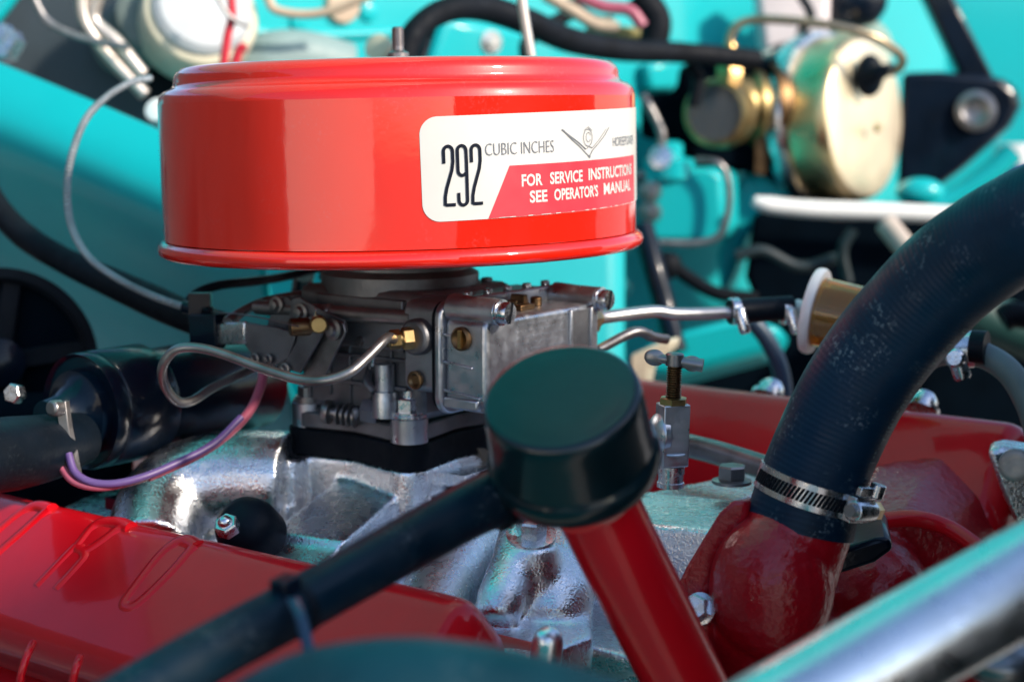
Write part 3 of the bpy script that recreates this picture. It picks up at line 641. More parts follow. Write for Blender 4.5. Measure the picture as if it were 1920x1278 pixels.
g = G(); g.tube([W(1010, 905, .80), W(950, 925, .79), W(880, 955, .775), W(780, 1010, .75), W(660, 1078, .715), W(540, 1145, .68), W(400, 1220, .64), W(260, 1300, .605), W(150, 1370, .58)], [.0150, .0146, .0138, .0132, .0126, .0122, .0120, .0120, .012], n=28)
tag(g.build('breather_hose', HOSE2), 'black rubber breather hose from filler cap to lower left', 'hose')
g = G(); c = W(948, 928, .79); d = (W(880, 955, .775)-W(1010, 905, .80)).normalized(); g.lathe(c, d, [(.0140, -.008), (.0158, -.0075), (.0158, -.003), (.0150, -.002), (.0150, .003), (.0158, .004), (.0158, .0075), (.0140, .008)], n=32); g.build('spout_collar', RUB, capo)
# cable tie round it
tie = thing('cable_tie', W(560, 1130, .68), 'dark plastic cable tie round the breather hose', 'cable tie')
hp = W(550, 1140, .683); hd2 = (W(660, 1078, .715)-W(400, 1220, .64)).normalized(); g = G(); g.lathe(hp, hd2, [(.0120, -.0026), (.0131, -.0024), (.0131, .0024), (.0120, .0026)], n=30); g.build('band', RUB, tie)
g = G(); g.box(W(536, 1102, .675), .0055, .0045, .005, (hd2, *perp(hd2))); g.build('head', BLK, tie, bevel=.001)
g = G(); tp = crom([W(548, 1120, .666), W(562, 1150, .655), W(572, 1185, .648), W(582, 1230, .640), W(596, 1290, .632), W(606, 1330, .63)], 6)
g.add([p+o_ for p in tp for o_ in (Vector((-.0026, 0, 0)), Vector((.0026, -.0006, 0)))], [(2*i, 2*i+1, 2*i+3, 2*i+2) for i in range(len(tp)-1)]); g.build('tail', mat('tie_plastic', (.02, .05, .10), rough=.3), tie, solid=.0011)
# lower hose arch
g = G(); g.tube([W(330, 1520, .585), W(420, 1410, .575), W(560, 1325, .565), W(700, 1296, .555), W(840, 1298, .55), W(1000, 1330, .545), W(1150, 1380, .54), W(1280, 1450, .535)], .0185, n=32)
tag(g.build('lower_hose', rubber_hose_mat('lower_hose_rubber', (.003, .034, .052), ring=300, strength=.05, speck=.10)), 'thick dark rubber hose arching across the bottom edge', 'hose')

# ================================================================ WATER OUTLET, RADIATOR HOSE
g = G()
c = W(1452, 1075, .925); nk = W(1505, 970, .925)
g.tube([W(1415, 1290, .955), W(1420, 1200, .94), W(1440, 1120, .928), W(1468, 1050, .924), W(1490, 1005, .924), nk], [.038, .037, .0355, .0335, .0312, .0300], n=40)
g.ell(W(1446, 1100, .912), .036, .034, .043)
g.prism([W(x, y, .935) for x, y in ((1536, 1020), (1556, 1040), (1560, 1090), (1552, 1150), (1524, 1210), (1500, 1200))], Vector((-.004, .012, 0)))
g.ell(W(1280, 1265, .90), .022, .02, .022)
wo = thing('water_outlet', W(1440, 1200, .93), 'red cast water outlet elbow under the radiator hose', 'water outlet')
g.build('elbow', REDC, wo, remesh=.0017, smooth_it=5)
g = G(); g.prism([W(x, y, .918) for x, y in ((1254, 1128), (1284, 1062), (1345, 962), (1374, 935), (1402, 940), (1398, 985), (1352, 1070), (1330, 1150), (1340, 1230), (1350, 1300), (1262, 1300), (1250, 1200))], Vector((.020, .034, -.006)))
g.build('flange', REDC, wo, bevel=.003, seg=3)
g = G(); c = W(1309, 1140, .905); dd = Vector((-.45, -.8, .35)).normalized(); g.lathe(c-dd*.008, dd, [(.0095, 0), (.0095, .006), (.007, .0064)], n=20); g.hexa(c-dd*.002, dd, .0078, .0085, rot=.3)
tag(g.build('outlet_bolt', STEEL, ang=30), 'plated hex bolt on the red water outlet flange', 'bolt')
g = G(); g.prism([W(x, y, .955) for x, y in ((1545, 1062), (1556, 1036), (1640, 1010), (1668, 1008), (1676, 1030), (1640, 1056), (1560, 1082))], Vector((.008, .05, .004)))
tag(g.build('rear_outlet_flange', BLK, bevel=.003), 'dark flange plate behind the hose clamp screw', 'flange')
# front of the block
g = G(); g.prism([W(x, y, 1.06) for x, y in ((1560, 985), (1700, 965), (1800, 1000), (1850, 1060), (1860, 1300), (1500, 1300))], Vector((.05, .10, .02)))
g.ell(W(1640, 1100, 1.05), .035, .04, .035); g.ebox(.28, .36, -.14, .24, -.46, -.33)
tag(g.build('timing_cover', REDC, remesh=.003, smooth_it=8), 'dark red engine front casting behind the water outlet', 'engine casting')
g = G(); g.tube([W(1655, 975, 1.04), W(1720, 972, 1.03), W(1780, 990, 1.02), W(1840, 1030, 1.0)], .0055); tag(g.build('casting_lip', RED2), 'thin red curved lip right of the hose clamp', 'rim')

hc = [W(1500, 985, .925), W(1519, 915, .926), W(1548, 840, .925), W(1590, 752, .922), W(1640, 672, .917), W(1700, 598, .908), W(1775, 520, .895), W(1862, 455, .878), W(1960, 405, .855), W(2080, 360, .825), W(2200, 330, .80), EN(.68, -.03, -.05), EN(.80, .0, -.06)]
g = G(); g.tube(hc, [.0315, .0302, .0298, .0298, .0296, .0294, .0293, .0291, .029, .0288, .0285, .0285, .0285], n=56, seg=10)
rh = thing('radiator_hose', hc[0], 'thick dark blue-black rubber radiator hose with scuffs, right', 'hose')
g.build('tube', HOSE, rh)
HP = crom(hc, 10); HT = [(HP[min(i+1, len(HP)-1)]-HP[max(i-1, 0)]).normalized() for i in range(len(HP))]
def on_hose(i, off, lift):
    i0 = max(0, min(int(i), len(HP)-2)); f = i-i0; p = HP[i0].lerp(HP[i0+1], f); t = HT[i0]
    toc_ = (Vector((0, 0, EYE))-p); toc_ = (toc_-t*toc_.dot(t)).normalized(); sd_ = t.cross(toc_)
    return p + (toc_*math.cos(off)+sd_*math.sin(off))*lift
g = G(); rr3 = random.Random(11)
for k in range(46):     # worn print down the left flank
    i = 12+k*1.0+.3*rr3.random(); of = 1.12+.02*rr3.random()
    hgt = .0028*(.5+rr3.random()*.7)/.03
    a_ = [on_hose(i, of-hgt, .0302), on_hose(i+.18, of-hgt, .0302), on_hose(i+.18, of+hgt, .0302), on_hose(i, of+hgt, .0302)]
    if rr3.random() < .72: g.add(a_, [(0, 1, 2, 3)])
    if rr3.random() < .5: g.add([on_hose(i, of-hgt, .0302), on_hose(i+.5, of-hgt, .0302), on_hose(i+.5, of-hgt*.6, .0302), on_hose(i, of-hgt*.6, .0302)], [(0, 1, 2, 3)])
g.build('worn_print', mat('print_grey', (.10, .15, .16), rough=.6), rh)
# hose clamp
kd = (HP[13]-HP[7]).normalized(); kc = HP[10]
cl = thing('hose_clamp', kc, 'slotted steel worm clamp round the radiator hose end', 'hose clamp')
g = G(); g.lathe(kc, kd, [(.0300, -.0075), (.0312, -.0073), (.0312, .0073), (.0300, .0075)], n=72); g.build('band', STEEL, cl)
toc_ = Vector((0, 0, EYE))-kc; toc_ = (toc_-kd*toc_.dot(kd)).normalized(); sx = kd.cross(toc_).normalized()
if sx.x < 0: sx = -sx
g = G()
for k in range(26):
    a = R(-72+k*4.6); rv = toc_*math.cos(a)+sx*math.sin(a); tv = (-toc_*math.sin(a)+sx*math.cos(a))
    tv2 = (tv+kd*.35).normalized(); g.box(kc+rv*.03115, .0006, .00085, .0040, (rv, tv, (kd*.92+tv*.3).normalized()))
sl = g.build('slot', BLK_MATTE, cl); sl['kind'] = 'stuff'
a = R(62); rv = toc_*math.cos(a)+sx*math.sin(a); tv = (-toc_*math.sin(a)+sx*math.cos(a)); sc = kc+rv*.0355
g = G(); g.lathe(sc, tv, [(.0056, -.012), (.0060, -.011), (.0060, .009), (.0052, .010)], n=24); g.box(sc-rv*.003, .003, .011, .0075, (rv, tv, kd)); hs = g.build('screw_housing', STEEL, cl, bevel=.0006)
g = G(); g.hexa(sc+tv*.010, tv, .0056, .007); g.build('screw_head', BRASS, hs)
g = G(); g.box(sc+kd*.011-rv*.001, .0018, .010, .0028, (rv, tv, kd)); g.lathe(sc+kd*.012+tv*.009, kd, [(.0045, -.004), (.0045, .004)], n=16); g.build('band_tail', STEEL, cl, bevel=.0006)
g = G(); g.lathe(sc-tv*.016, tv, [(.0035, 0), (.0035, .006)], n=14); g.build('screw_end', STEELD, cl)

# ================================================================ PETCOCK
pk = thing('heater_petcock', W(1256, 912, 1.0), 'grey brass petcock with T-handle standing behind the filler cap', 'valve')
up = Vector((.02, .0, 1)).normalized(); base = W(1257, 912, 1.0)
def hpk(py): return (W(1257, py, 1.0)-base).length
g = G(); g.lathe(base, up, [(.0085, 0), (.0085, .003), (.0078, .0034), (.0078, .008), (.0085, .0084), (.0085, hpk(872))], n=24); g.build('stem', STEEL, pk)
g = G(); g.box(base+up*(hpk(872)+hpk(756))/2, .0086, .0075, (hpk(756)-hpk(872))/2, (Vector((.96, .28, 0)), Vector((-.28, .96, 0)), up)); g.lathe(base+up*hpk(812)+Vector((-.008, 0, 0)), Vector((-.95, -.3, 0)), [(.0120, -.004), (.0125, .001), (.0105, .003), (.005, .006), (0, .006)], n=26)
g.lathe(base+up*hpk(850), up, [(.0100, 0), (.0100, .0016)], n=20); bd = g.build('body', CARB, pk, bevel=.0012)
g = G(); g.hexa(base+up*hpk(757), up, .0090, .0042); g.build('packing_nut', BRASS, pk, ang=30)
g = G(); h0_, h1_ = hpk(745), hpk(678); g.lathe(base+up*h0_, up, [(.0040, 0), (.0040, h1_-h0_)], n=18); nth = 15
for k in range(nth): g.lathe(base+up*(h0_+(h1_-h0_)*k/nth), up, [(.0040, 0), (.0050, .0005), (.0040, .0011)], n=18)
g.build('threaded_spindle', BRASSD, pk)
g = G(); hc_ = base+up*hpk(676); xd = Vector((.97, -.2, -.10)).normalized()
wl = Vector((-.94, .2, .12)).normalized(); wr = Vector((.95, -.2, -.14)).normalized()
g.ell(hc_+wl*.0125, .0065, .0022, .0052, (wl, perp(wl)[0], perp(wl)[1])); g.tube([hc_+wl*.002, hc_+wl*.010], [.0034, .0026], smooth=False)
g.ell(hc_+wr*.0110, .0060, .0024, .0050, (wr, perp(wr)[0], perp(wr)[1])); g.tube([hc_+wr*.002, hc_+wr*.012, hc_+wr*.0175], [.0034, .0040, .0042], smooth=False)
g.lathe(hc_-up*.003, up, [(.0056, 0), (.0056, .007), (.0045, .0078), (0, .0078)], n=20); g.build('handle', STEELD, pk)

# ================================================================ FUEL LINE AND FILTER
f0 = EN(.110, .086, -.152)
g = G(); g.tube([f0-E2*.004, f0+E2*.012, W(1222, 584, 1.20), W(1262, 588, 1.205), W(1310, 588, 1.21), W(1380, 585, 1.215), W(1420, 583, 1.22)], .0047); tag(g.build('fuel_pipe', mat('pipe_steel', (.50, .49, .50), metal=.9, rough=.38, var=.15, vscale=40)), 'short steel fuel pipe from carburetor to the black hose', 'pipe')
g = G(); g.tube([W(1368, 585, 1.214), W(1420, 581, 1.22), W(1485, 577, 1.225)], .0092, n=20); tag(g.build('fuel_hose', RUB), 'short black fuel hose between two clamps', 'hose')
for (x, Y, nm) in ((1377, 1.215, 'left'), (1472, 1.224, 'right')):
    t = thing('fuel_hose_clamp', W(x, 585, Y), 'small plated clamp on the %s end of the short fuel hose' % nm, 'hose clamp', 'fuel hose clamps')
    c = W(x, 583, Y); d = (W(1485, 577, 1.225)-W(1368, 585, 1.214)).normalized()
    g = G(); g.lathe(c, d, [(.0094, -.0035), (.0101, -.003), (.0101, .003), (.0094, .0035)], n=24); g.build('band', STEEL, t)
    g = G(); sdn = Vector((.25, -.35, -.9)).normalized(); q = c+Vector((.002, -.011, -.002)); g.box(q, .004, .0035, .006, (d, Vector((0, -1, 0)), ZZ)); g.lathe(q+ZZ*.004, sdn, [(.0045, 0), (.0045, .016), (.0035, .018), (0, .018)], n=16); g.build('clamp_screw', STEEL, t, bevel=.0006)
fa = Vector((.90, -.40, -.16)).normalized(); fc = W(1524, 582, 1.225)
ff = thing('fuel_filter', fc, 'clear amber inline fuel filter with white rim behind the radiator hose', 'fuel filter')
g = G(); g.lathe(fc, fa, [(.005, -.014), (.006, -.013), (.006, -.004), (.022, -.003), (.0315, -.002), (.0325, 0), (.0325, .003), (.0315, .005), (.025, .005)], n=60); g.build('end_cap', WHITEP, ff)
g = G(); g.lathe(fc, fa, [(.0262, .005), (.0255, .02), (.0245, .05), (.024, .07), (.0228, .07), (.0235, .05), (.0242, .02), (.0250, .005)], n=60); g.f = [q for q in g.f if len(q) == 4]; g.build('bowl', AMBER, ff)
g = G(); n_ = 36; pr_ = [(.019 if k % 2 else .0155) for k in range(2*n_)]; x_, y_ = perp(fa)
g.prism([fc+fa*.006+(x_*math.cos(math.pi*k/n_)+y_*math.sin(math.pi*k/n_))*pr_[k] for k in range(2*n_)], fa*.05); g.build('paper_element', PAPER, ff, flat=True)
g = G(); g.tube([W(1410, 600, 1.5), W(1440, 640, 1.5), W(1465, 700, 1.5), W(1475, 790, 1.5)], .008); tag(g.build('blue_grey_tube', mat('tube_blue', (.03, .07, .12), rough=.4)), 'dark blue tube hanging below the fuel hose', 'tube')

# hose at the right edge with clamp
g = G(); g.tube([W(1700, 690, 1.16), W(1760, 668, 1.15), W(1800, 655, 1.14), W(1850, 668, 1.13), W(1895, 700, 1.12), W(1930, 760, 1.11), W(1950, 830, 1.1)], [.007, .007, .0115, .009, .0092, .0092, .009]); tag(g.build('heater_pipe', mat('heater_pipe_grey', (.12, .17, .17), rough=.45, var=.2)), 'grey pipe bending down at right edge beside the hose', 'pipe')
t = thing('heater_hose_clamp', W(1800, 660, 1.13), 'plated clamp right of the radiator hose on the grey pipe', 'hose clamp')
c = W(1806, 655, 1.135); d = Vector((.9, -.2, .1)).normalized(); g = G(); g.lathe(c, d, [(.0120, -.007), (.0130, -.0065), (.0130, .0065), (.0120, .007)], n=28); g.build('band', STEEL, t)
g = G(); g.lathe(W(1792, 672, 1.11), (-.4, -.8, .2), [(.0065, -.006), (.0065, .004), (.005, .0055), (0, .0055)], n=20); g.lathe(W(1796, 680, 1.115), (.3, -.2, -.9), [(.006, 0), (.006, .010), (.0045, .012)], n=16); g.build('clamp_screw', STEEL, t)
g = G(); g.tube([W(1822, 650, 1.13), W(1850, 652, 1.125)], .0118, smooth=False); tag(g.build('hose_end_sleeve', RUB), 'black sleeve next to the clamp at the right edge', 'sleeve')
g = G(); c = W(1900, 880, 1.1); g.prism([W(x, y, 1.1) for x, y in ((1850, 845), (1880, 838), (1960, 850), (1960, 990), (1905, 985), (1880, 930))], Vector((.01, .03, 0))); b1 = g
tag(b1.build('front_bracket', ALU, bevel=.004), 'bare metal bracket cut by the right edge below the pipe', 'bracket')
g = G(); g.lathe(W(1903, 872, 1.09), (-.3, -1, .1), [(.011, -.004), (.011, .002), (.007, .003), (0, .001)], n=20); tag(g.build('bracket_bolt', STEELD), 'dark bolt on the metal bracket at right edge', 'bolt')
g = G(); g.tube([W(1240, 1470, .60), W(1412, 1371, .615), W(1690, 1215, .632), W(1972, 1058, .65), W(2150, 960, .665)], .0212, n=64, seg=6)
tag(g.build('chrome_tube', CHROME), 'broad polished metal tube crossing the bottom right corner', 'tube')
g = G(); g.ell(W(1880, 1240, .80), .02, .02, .012); g.tube([W(1840, 1275, .8), W(1900, 1225, .8), W(1960, 1210, .8)], .006); tag(g.build('lower_bracket', STEELD), 'dim metal fragment below the polished tube, bottom right', 'bracket')

# ================================================================ COIL AND WIRES (left)
co = W(150, 772, 1.12)
ic = thing('ignition_coil', co-ZZ*.045, 'black cylindrical ignition coil lying behind the left valve cover', 'ignition coil')
g = G(); g.lathe(co, E2, [(.0362, .05), (.0362, .165), (.034, .168), (0, .168)], n=56); g.build('can', BLK, ic)
g = G(); g.lathe(co, E2, [(.030, .004), (.0375, .003), (.0400, .0), (.0408, .003), (.0408, .010), (.0395, .012), (.0408, .014), (.0410, .054), (.0390, .057), (.036, .057)], n=56); g.build('collar', BLK, ic)
g = G(); g.lathe(co, -E2, [(.030, -.004), (.029, .004), (.020, .008), (.014, .018), (.012, .03), (0, .03)], n=40); g.build('tower', BLK, ic)
g = G(); g.lathe(W(225, 782, 1.115), (-.4, -.9, .0), [(.006, -.01), (.006, .003), (0, .004)], n=16); g.build('clamp_stud', BLK, ic)
g = G(); g.tube([W(150, 822, 1.10), W(90, 838, 1.07), W(20, 850, 1.04), W(-80, 862, 1.0)], [.018, .022, .024, .024], n=30); tag(g.build('ignition_lead_boot', RUB), 'fat black boot leaving the coil at the left edge', 'boot')
g = G(); g.prism([W(x, y, 1.06) for x, y in ((104, 757), (122, 752), (128, 800), (146, 890), (138, 912), (128, 880), (110, 800))], Vector((.002, .004, 0))); g.lathe(W(104, 765, 1.055), (-.5, -.8, .1), [(.0055, -.004), (.0055, .003), (.004, .0045), (0, .0045)], n=16)
tag(g.build('coil_terminal', STEELD, bevel=.0005), 'metal terminal strap on the face of the coil', 'terminal')
g = G(); g.hexa(W(34, 738, 1.12), (-.3, -.9, .2), .007, .008); tag(g.build('coil_bracket_bolt', STEEL), 'small bright bolt in the dark at far left', 'bolt')
g = G(); g.tube([W(494, 690, 1.15), W(490, 720, 1.14), W(468, 770, 1.12), W(425, 815, 1.10), W(370, 852, 1.085), W(300, 884, 1.07), W(278, 893, 1.065)], .0034); g.tube([W(300, 884, 1.072), W(250, 902, 1.06), (W(190, 913, 1.05)), W(140, 903, 1.05), W(112, 872, 1.055)], .0026); tag(g.build('pink_wire', PINK), 'pink wire sagging below the ignition coil', 'wire')
g = G(); g.tube([W(452, 782, 1.11), W(400, 832, 1.09), W(330, 868, 1.072), W(270, 893, 1.058), W(215, 906, 1.05), W(170, 903, 1.048), W(140, 884, 1.05), W(128, 850, 1.055)], .0026); tag(g.build('purple_wire', PURP), 'purple wire sagging beside the pink one', 'wire')
# pulley behind
pc = W(0, 680, 1.34); pd = Vector((.30, -.95, .12)).normalized()
pl = thing('generator_pulley', pc, 'black spoked pulley wheel at the left edge behind the coil', 'pulley')
g = G(); g.lathe(pc, pd, [(.070, -.012), (.078, -.010), (.074, 0), (.078, .010), (.070, .012), (.066, .008), (.066, -.008), (.070, -.012)], n=60); g.f = [q for q in g.f if len(q) == 4]; g.build('rim', BLK_MATTE, pl)
x_, y_ = perp(pd)
for k in range(5):
    a = k*1.2566+.5; dr = x_*math.cos(a)+y_*math.sin(a); g = G(); g.box(pc+dr*.04, .03, .008, .004, (dr, pd.cross(dr), pd)); g.build('spoke', BLK_MATTE, pl, bevel=.002)
g = G(); g.lathe(pc, pd, [(.02, -.01), (.02, .016), (.012, .02), (0, .02)], n=24); g.build('hub', BLK, pl)
g = G(); g.lathe(pc-pd*.006, pd, [(.068, -.002), (.068, 0), (0, .001)], n=40); g.build('web', BLK_DEEP, pl)
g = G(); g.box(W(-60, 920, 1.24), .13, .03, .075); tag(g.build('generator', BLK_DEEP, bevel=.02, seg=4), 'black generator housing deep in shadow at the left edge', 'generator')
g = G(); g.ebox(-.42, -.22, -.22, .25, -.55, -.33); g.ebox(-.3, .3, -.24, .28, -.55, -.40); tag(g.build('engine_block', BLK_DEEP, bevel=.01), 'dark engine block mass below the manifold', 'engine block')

# ================================================================ BRAKE BOOSTER (right background)
bc = W(1622, 222, 2.06)
bb = thing('brake_booster', bc-ZZ*.11, 'gold zinc plated brake booster drum at upper right', 'brake booster')
BA = (E1*.97+E2*-.05+ZZ*.06).normalized()
g = G(); g.lathe(bc, BA, [(0, .006), (.03, .005), (.065, .004), (.090, .003), (.0955, .0012)], n=80); g.build('face', mat('lit_zinc_plate', (.80, .70, .50), metal=.9, rough=.46, var=.2, vscale=9, dirt=(.76, .58, .46)), bb)  # paler copy of the shell's plating: the lit face put into the colour
g = G(); g.lathe(bc, BA, [(.0955, .001), (.0985, -.001), (.1015, -.006), (.1025, -.014), (.1025, -.050), (.106, -.054)], n=80); g.f = [q for q in g.f if len(q) == 4]; g.build('front_shell', GOLD, bb)
g = G(); g.lathe(bc, BA, [(.1026, -.052), (.1100, -.053), (.1125, -.058), (.1125, -.072), (.110, -.078), (.102, -.080)], n=80); g.f = [q for q in g.f if len(q) == 4]; g.build('clamp_band', STEEL, bb)
g = G(); g.lathe(bc, BA, [(.104, -.078), (.103, -.110), (.092, -.130), (.06, -.142), (0, -.145)], n=60); g.build('rear_shell', BLK, bb)
g = G(); c = W(1577, 398, 2.02); g.box(c, .02, .02, .012); g.build('band_lug', STEELD, bb, bevel=.004)
el = W(1630, 142, 2.03); g = G(); g.ell(el, .018, .012, .026); g.tube([el+ZZ*-.004, W(1650, 136, 2.02), W(1676, 128, 2.03)], [.014, .010, .006]); g.build('rubber_elbow', RUB, bb)
g = G(); g.tube([W(1560, 285, 2.05), W(1576, 278, 2.03), W(1584, 290, 2.02), W(1580, 310, 2.02)], .004); g.build('clip', BLK, bb)
g = G(); g.lathe(W(1642, 240, 2.04), BA, [(.006, 0), (.005, .006), (0, .006)], n=14); g.build('centre_rivet', GOLD, bb)
# control valve with gauze filter
vc = W(1338, 212, 1.98); vd = Vector((-.42, -.88, .05)).normalized()
bv = thing('booster_control_valve', vc-ZZ*.05, 'brass brake control valve with round gauze filter left of booster', 'brake valve')
g = G(); g.lathe(vc-vd*.02, vd, [(.041, -.02), (.041, .012), (.0395, .016), (.034, .018), (.034, .014), (0, .014)], n=48); g.build('filter_cup', OLIVE, bv)
g = G(); x_, y_ = perp(vd); gc = vc-vd*.004
for k in range(-8, 9):
    L = math.sqrt(max(0, .033**2-(k*.004)**2)); g.tube([gc+x_*k*.004-y_*L, gc+x_*k*.004+y_*L], .0008, n=5, smooth=False); g.tube([gc+y_*k*.004-x_*L, gc+y_*k*.004+x_*L], .0008, n=5, smooth=False)
gz = g.build('gauze', mat('gauze_wire', (.10, .13, .17), metal=.5, rough=.5), bv); gz['kind'] = 'stuff'
g = G(); g.lathe(gc-vd*.004, vd, [(.034, 0), (0, .0005)], n=40); g.build('gauze_backing', MESHM, bv)
g = G(); g.lathe(W(1395, 205, 2.06), (1, .3, 0), [(.045, -.02), (.045, .0), (.052, .004), (.052, .014), (.045, .018), (.040, .05)], n=40); g.build('valve_body', OLIVE, bv)
g = G(); g.lathe(W(1438, 200, 2.06), (1, .3, 0), [(.056, -.006), (.056, .008), (.05, .01)], n=40); g.box(W(1425, 292, 2.03), .006, .006, .022); g.build('valve_flange', BRASSD, bv)
g = G(); c = W(1368, 142, 2.0); g.hexa(c-ZZ*.01, ZZ, .017, .022); g.lathe(c+ZZ*.01, ZZ, [(.010, 0), (.009, .022), (.007, .028)], n=18); g.build('pipe_fitting', BRASS, bv)
g = G(); g.tube([W(1368, 118, 2.0), W(1366, 82, 2.0), W(1378, 52, 2.0), W(1410, 38, 2.0), W(1470, 38, 1.99), W(1560, 48, 1.98), W(1630, 66, 1.98), W(1676, 92, 1.99), W(1692, 112, 2.0), W(1684, 130, 2.02), W(1664, 136, 2.02)], .0056, n=14)
tag(g.build('vacuum_crossover_pipe', mat('olive_pipe', (.33, .27, .18), metal=.9, rough=.3)), 'thin olive metal pipe arching over the brake booster', 'pipe')
# black bracket and strut
g = G(); g.prism([W(x, y, 2.18) for x, y in ((1690, 136), (1760, 134), (1876, 146), (1906, 172), (1910, 200), (1890, 238), (1800, 318), (1740, 362), (1680, 372))], Vector((.02, .05, 0))); bk = thing('booster_bracket', W(1790, 372, 2.18), 'black steel bracket carrying the booster at far right', 'bracket')
g.build('plate', BLK, bk, bevel=.008, seg=3)
g = G(); g.lathe(W(1830, 208, 2.17), (-.3, -.95, .1), [(.026, -.01), (.026, .006), (.018, .008), (.012, .004), (0, .004)], n=28); g.build('bolt', STEELD, bk)
g = G(); g.prism([W(x, y, 2.2) for x, y in ((1722, -30), (1778, -30), (1868, 150), (1806, 150))], Vector((.0, .03, 0))); tag(g.build('hood_strut', BLK, bevel=.005), 'black diagonal strut at the top right corner', 'strut')
g = G(); g.prism([W(x, y, 2.5) for x, y in ((1560, -60), (2200, -60), (2200, 330), (1980, 330), (1700, 420), (1560, 420))], Vector((.0, .03, 0))); tag(g.build('side_panel', TEAL, bevel=.01), 'bright turquoise side panel behind the strut, upper right', 'body panel')
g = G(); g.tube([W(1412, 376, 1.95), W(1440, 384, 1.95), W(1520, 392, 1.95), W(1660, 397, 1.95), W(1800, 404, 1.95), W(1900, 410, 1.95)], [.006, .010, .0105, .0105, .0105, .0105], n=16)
tag(g.build('fender_ledge', WHITEP, bevel=.002), 'ledge coloured white as sun glare below the brake booster', 'ledge')  # plain white stands in for the sun glare on this edge
g = G(); g.tube([W(1730, 395, 2.05), W(1790, 372, 2.05), W(1850, 330, 2.05), W(1900, 285, 2.05)], .014); g.ell(W(1725, 360, 2.05), .03, .02, .018); tag(g.build('turquoise_brace', TEAL), 'turquoise brace under the black bracket, right', 'brace')
t = thing('washer_bottle', W(1905, 345, 2.3), 'blurred white and blue bottle at the right edge', 'bottle')
g = G(); g.lathe(W(1908, 345, 2.3), ZZ, [(.035, 0), (.036, .02), (.036, .045), (.03, .055), (0, .056)], n=28); g.build('body', WHITEP, t)
g = G(); g.lathe(W(1908, 340, 2.3), ZZ, [(.0365, .0), (.037, .001), (.037, .022), (.0365, .023)], n=28); g.f = [q for q in g.f if len(q) == 4]; g.build('band', BLUEP, t)
# black sheet filling the shaded side of the bay under the ledge
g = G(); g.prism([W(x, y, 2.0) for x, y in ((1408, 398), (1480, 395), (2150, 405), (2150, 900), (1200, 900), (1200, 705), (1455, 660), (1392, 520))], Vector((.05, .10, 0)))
tag(g.build('bay_shade_panel', BLK_DEEP, bevel=.01), 'black panel filling the shade below the white ledge', 'panel')
g = G(); g.prism([W(x, y, 1.8) for x, y in ((1195, 650), (1262, 620), (1390, 590), (1470, 612), (1440, 660), (1270, 705), (1195, 705))], Vector((.02, .05, -.02)))
tag(g.build('toe_board_ramp', TEAL, bevel=.01), 'shaded turquoise ramp below the fuel pipe', 'body panel')
g = G(); g.tube([W(1662, 420, 1.9), W(1690, 455, 1.88), W(1720, 490, 1.86)], .013); tag(g.build('steering_rod', mat('beige_rod', (.5, .42, .36), rough=.5)), 'beige rod showing above the radiator hose', 'rod')
g = G(); g.tube([W(1880, 600, 1.5), W(1900, 590, 1.5), W(1960, 600, 1.5)], .012); tag(g.build('dark_sleeve', BLK_MATTE), 'black sleeve end at the right edge under the hose', 'sleeve'); g = G(); g.tube([W(1760, 560, 1.9), W(1960, 640, 1.9)], .03); tag(g.build('dark_duct', mat('dark_green_duct', (.008, .05, .045), rough=.5)), 'dark green duct in shadow right of the hose', 'duct')

# master cylinder and friends (turquoise painted)
mc = thing('master_cylinder', W(1285, 450, 1.98), 'turquoise painted reservoir box below the control valve', 'reservoir')
g = G(); g.prism([W(x, y, 1.97) for x, y in ((1208, 332), (1225, 318), (1330, 315), (1352, 330), (1356, 438), (1340, 452), (1230, 452), (1214, 440))], Vector((.03, .07, 0))); g.build('body', TEAL, mc, bevel=.010, seg=3)
g = G(); g.lathe(W(1255, 318, 1.99), ZZ, [(.03, -.01), (.03, .012), (.016, .016), (.016, .03), (.010, .034), (0, .034)], n=28); g.build('cap', TEAL, mc)
g = G(); g.lathe(W(1240, 296, 1.97), (-.3, -1, .2), [(.014, -.01), (.014, .006), (0, .008)], n=20); g.build('fitting', STEEL, mc)
g = G(); g.tube([W(1305, 300, 1.96), W(1345, 305, 1.95), W(1364, 335, 1.95), W(1366, 390, 1.95), W(1350, 438, 1.95), W(1310, 455, 1.95), W(1235, 455, 1.95)], .0042); g.build('bail_wire', STEELD, mc)
g = G(); g.tube([W(1212, 330, 1.99), W(1195, 330, 1.99), W(1188, 345, 1.99)], .006); g.lathe(W(1218, 360, 1.96), (-.4, -.9, .1), [(.012, -.01), (.012, .006), (0, .008)], n=18); g.lathe(W(1218, 398, 1.96), (-.4, -.9, .1), [(.012, -.01), (.012, .006), (0, .008)], n=18); g.build('port', STEELD, mc)
g = G(); g.prism([W(x, y, 2.06) for x, y in ((1385, 330), (1430, 320), (1500, 345), (1510, 390), (1430, 392), (1395, 450), (1370, 520), (1350, 560), (1340, 480))], Vector((.02, .04, 0))); tag(g.build('pedal_bracket', TEAL, bevel=.008), 'turquoise bracket between reservoir and booster', 'bracket')
g = G(); g.tube([W(1205, 425, 1.85), W(1225, 500, 1.83), W(1248, 580, 1.82), W(1268, 660, 1.80)], .013); tag(g.build('column_rod', BLK), 'dark rod slanting down behind the fuel pipe', 'rod')
g = G(); g.tube([W(1240, 480, 1.86), W(1290, 520, 1.85), W(1345, 550, 1.84), W(1420, 560, 1.84)], .008); g.ell(W(1252, 498, 1.85), .016, .014, .016); tag(g.build('pedal_rod', BLK_MATTE), 'thin black rod crossing toward the dark panel', 'rod')
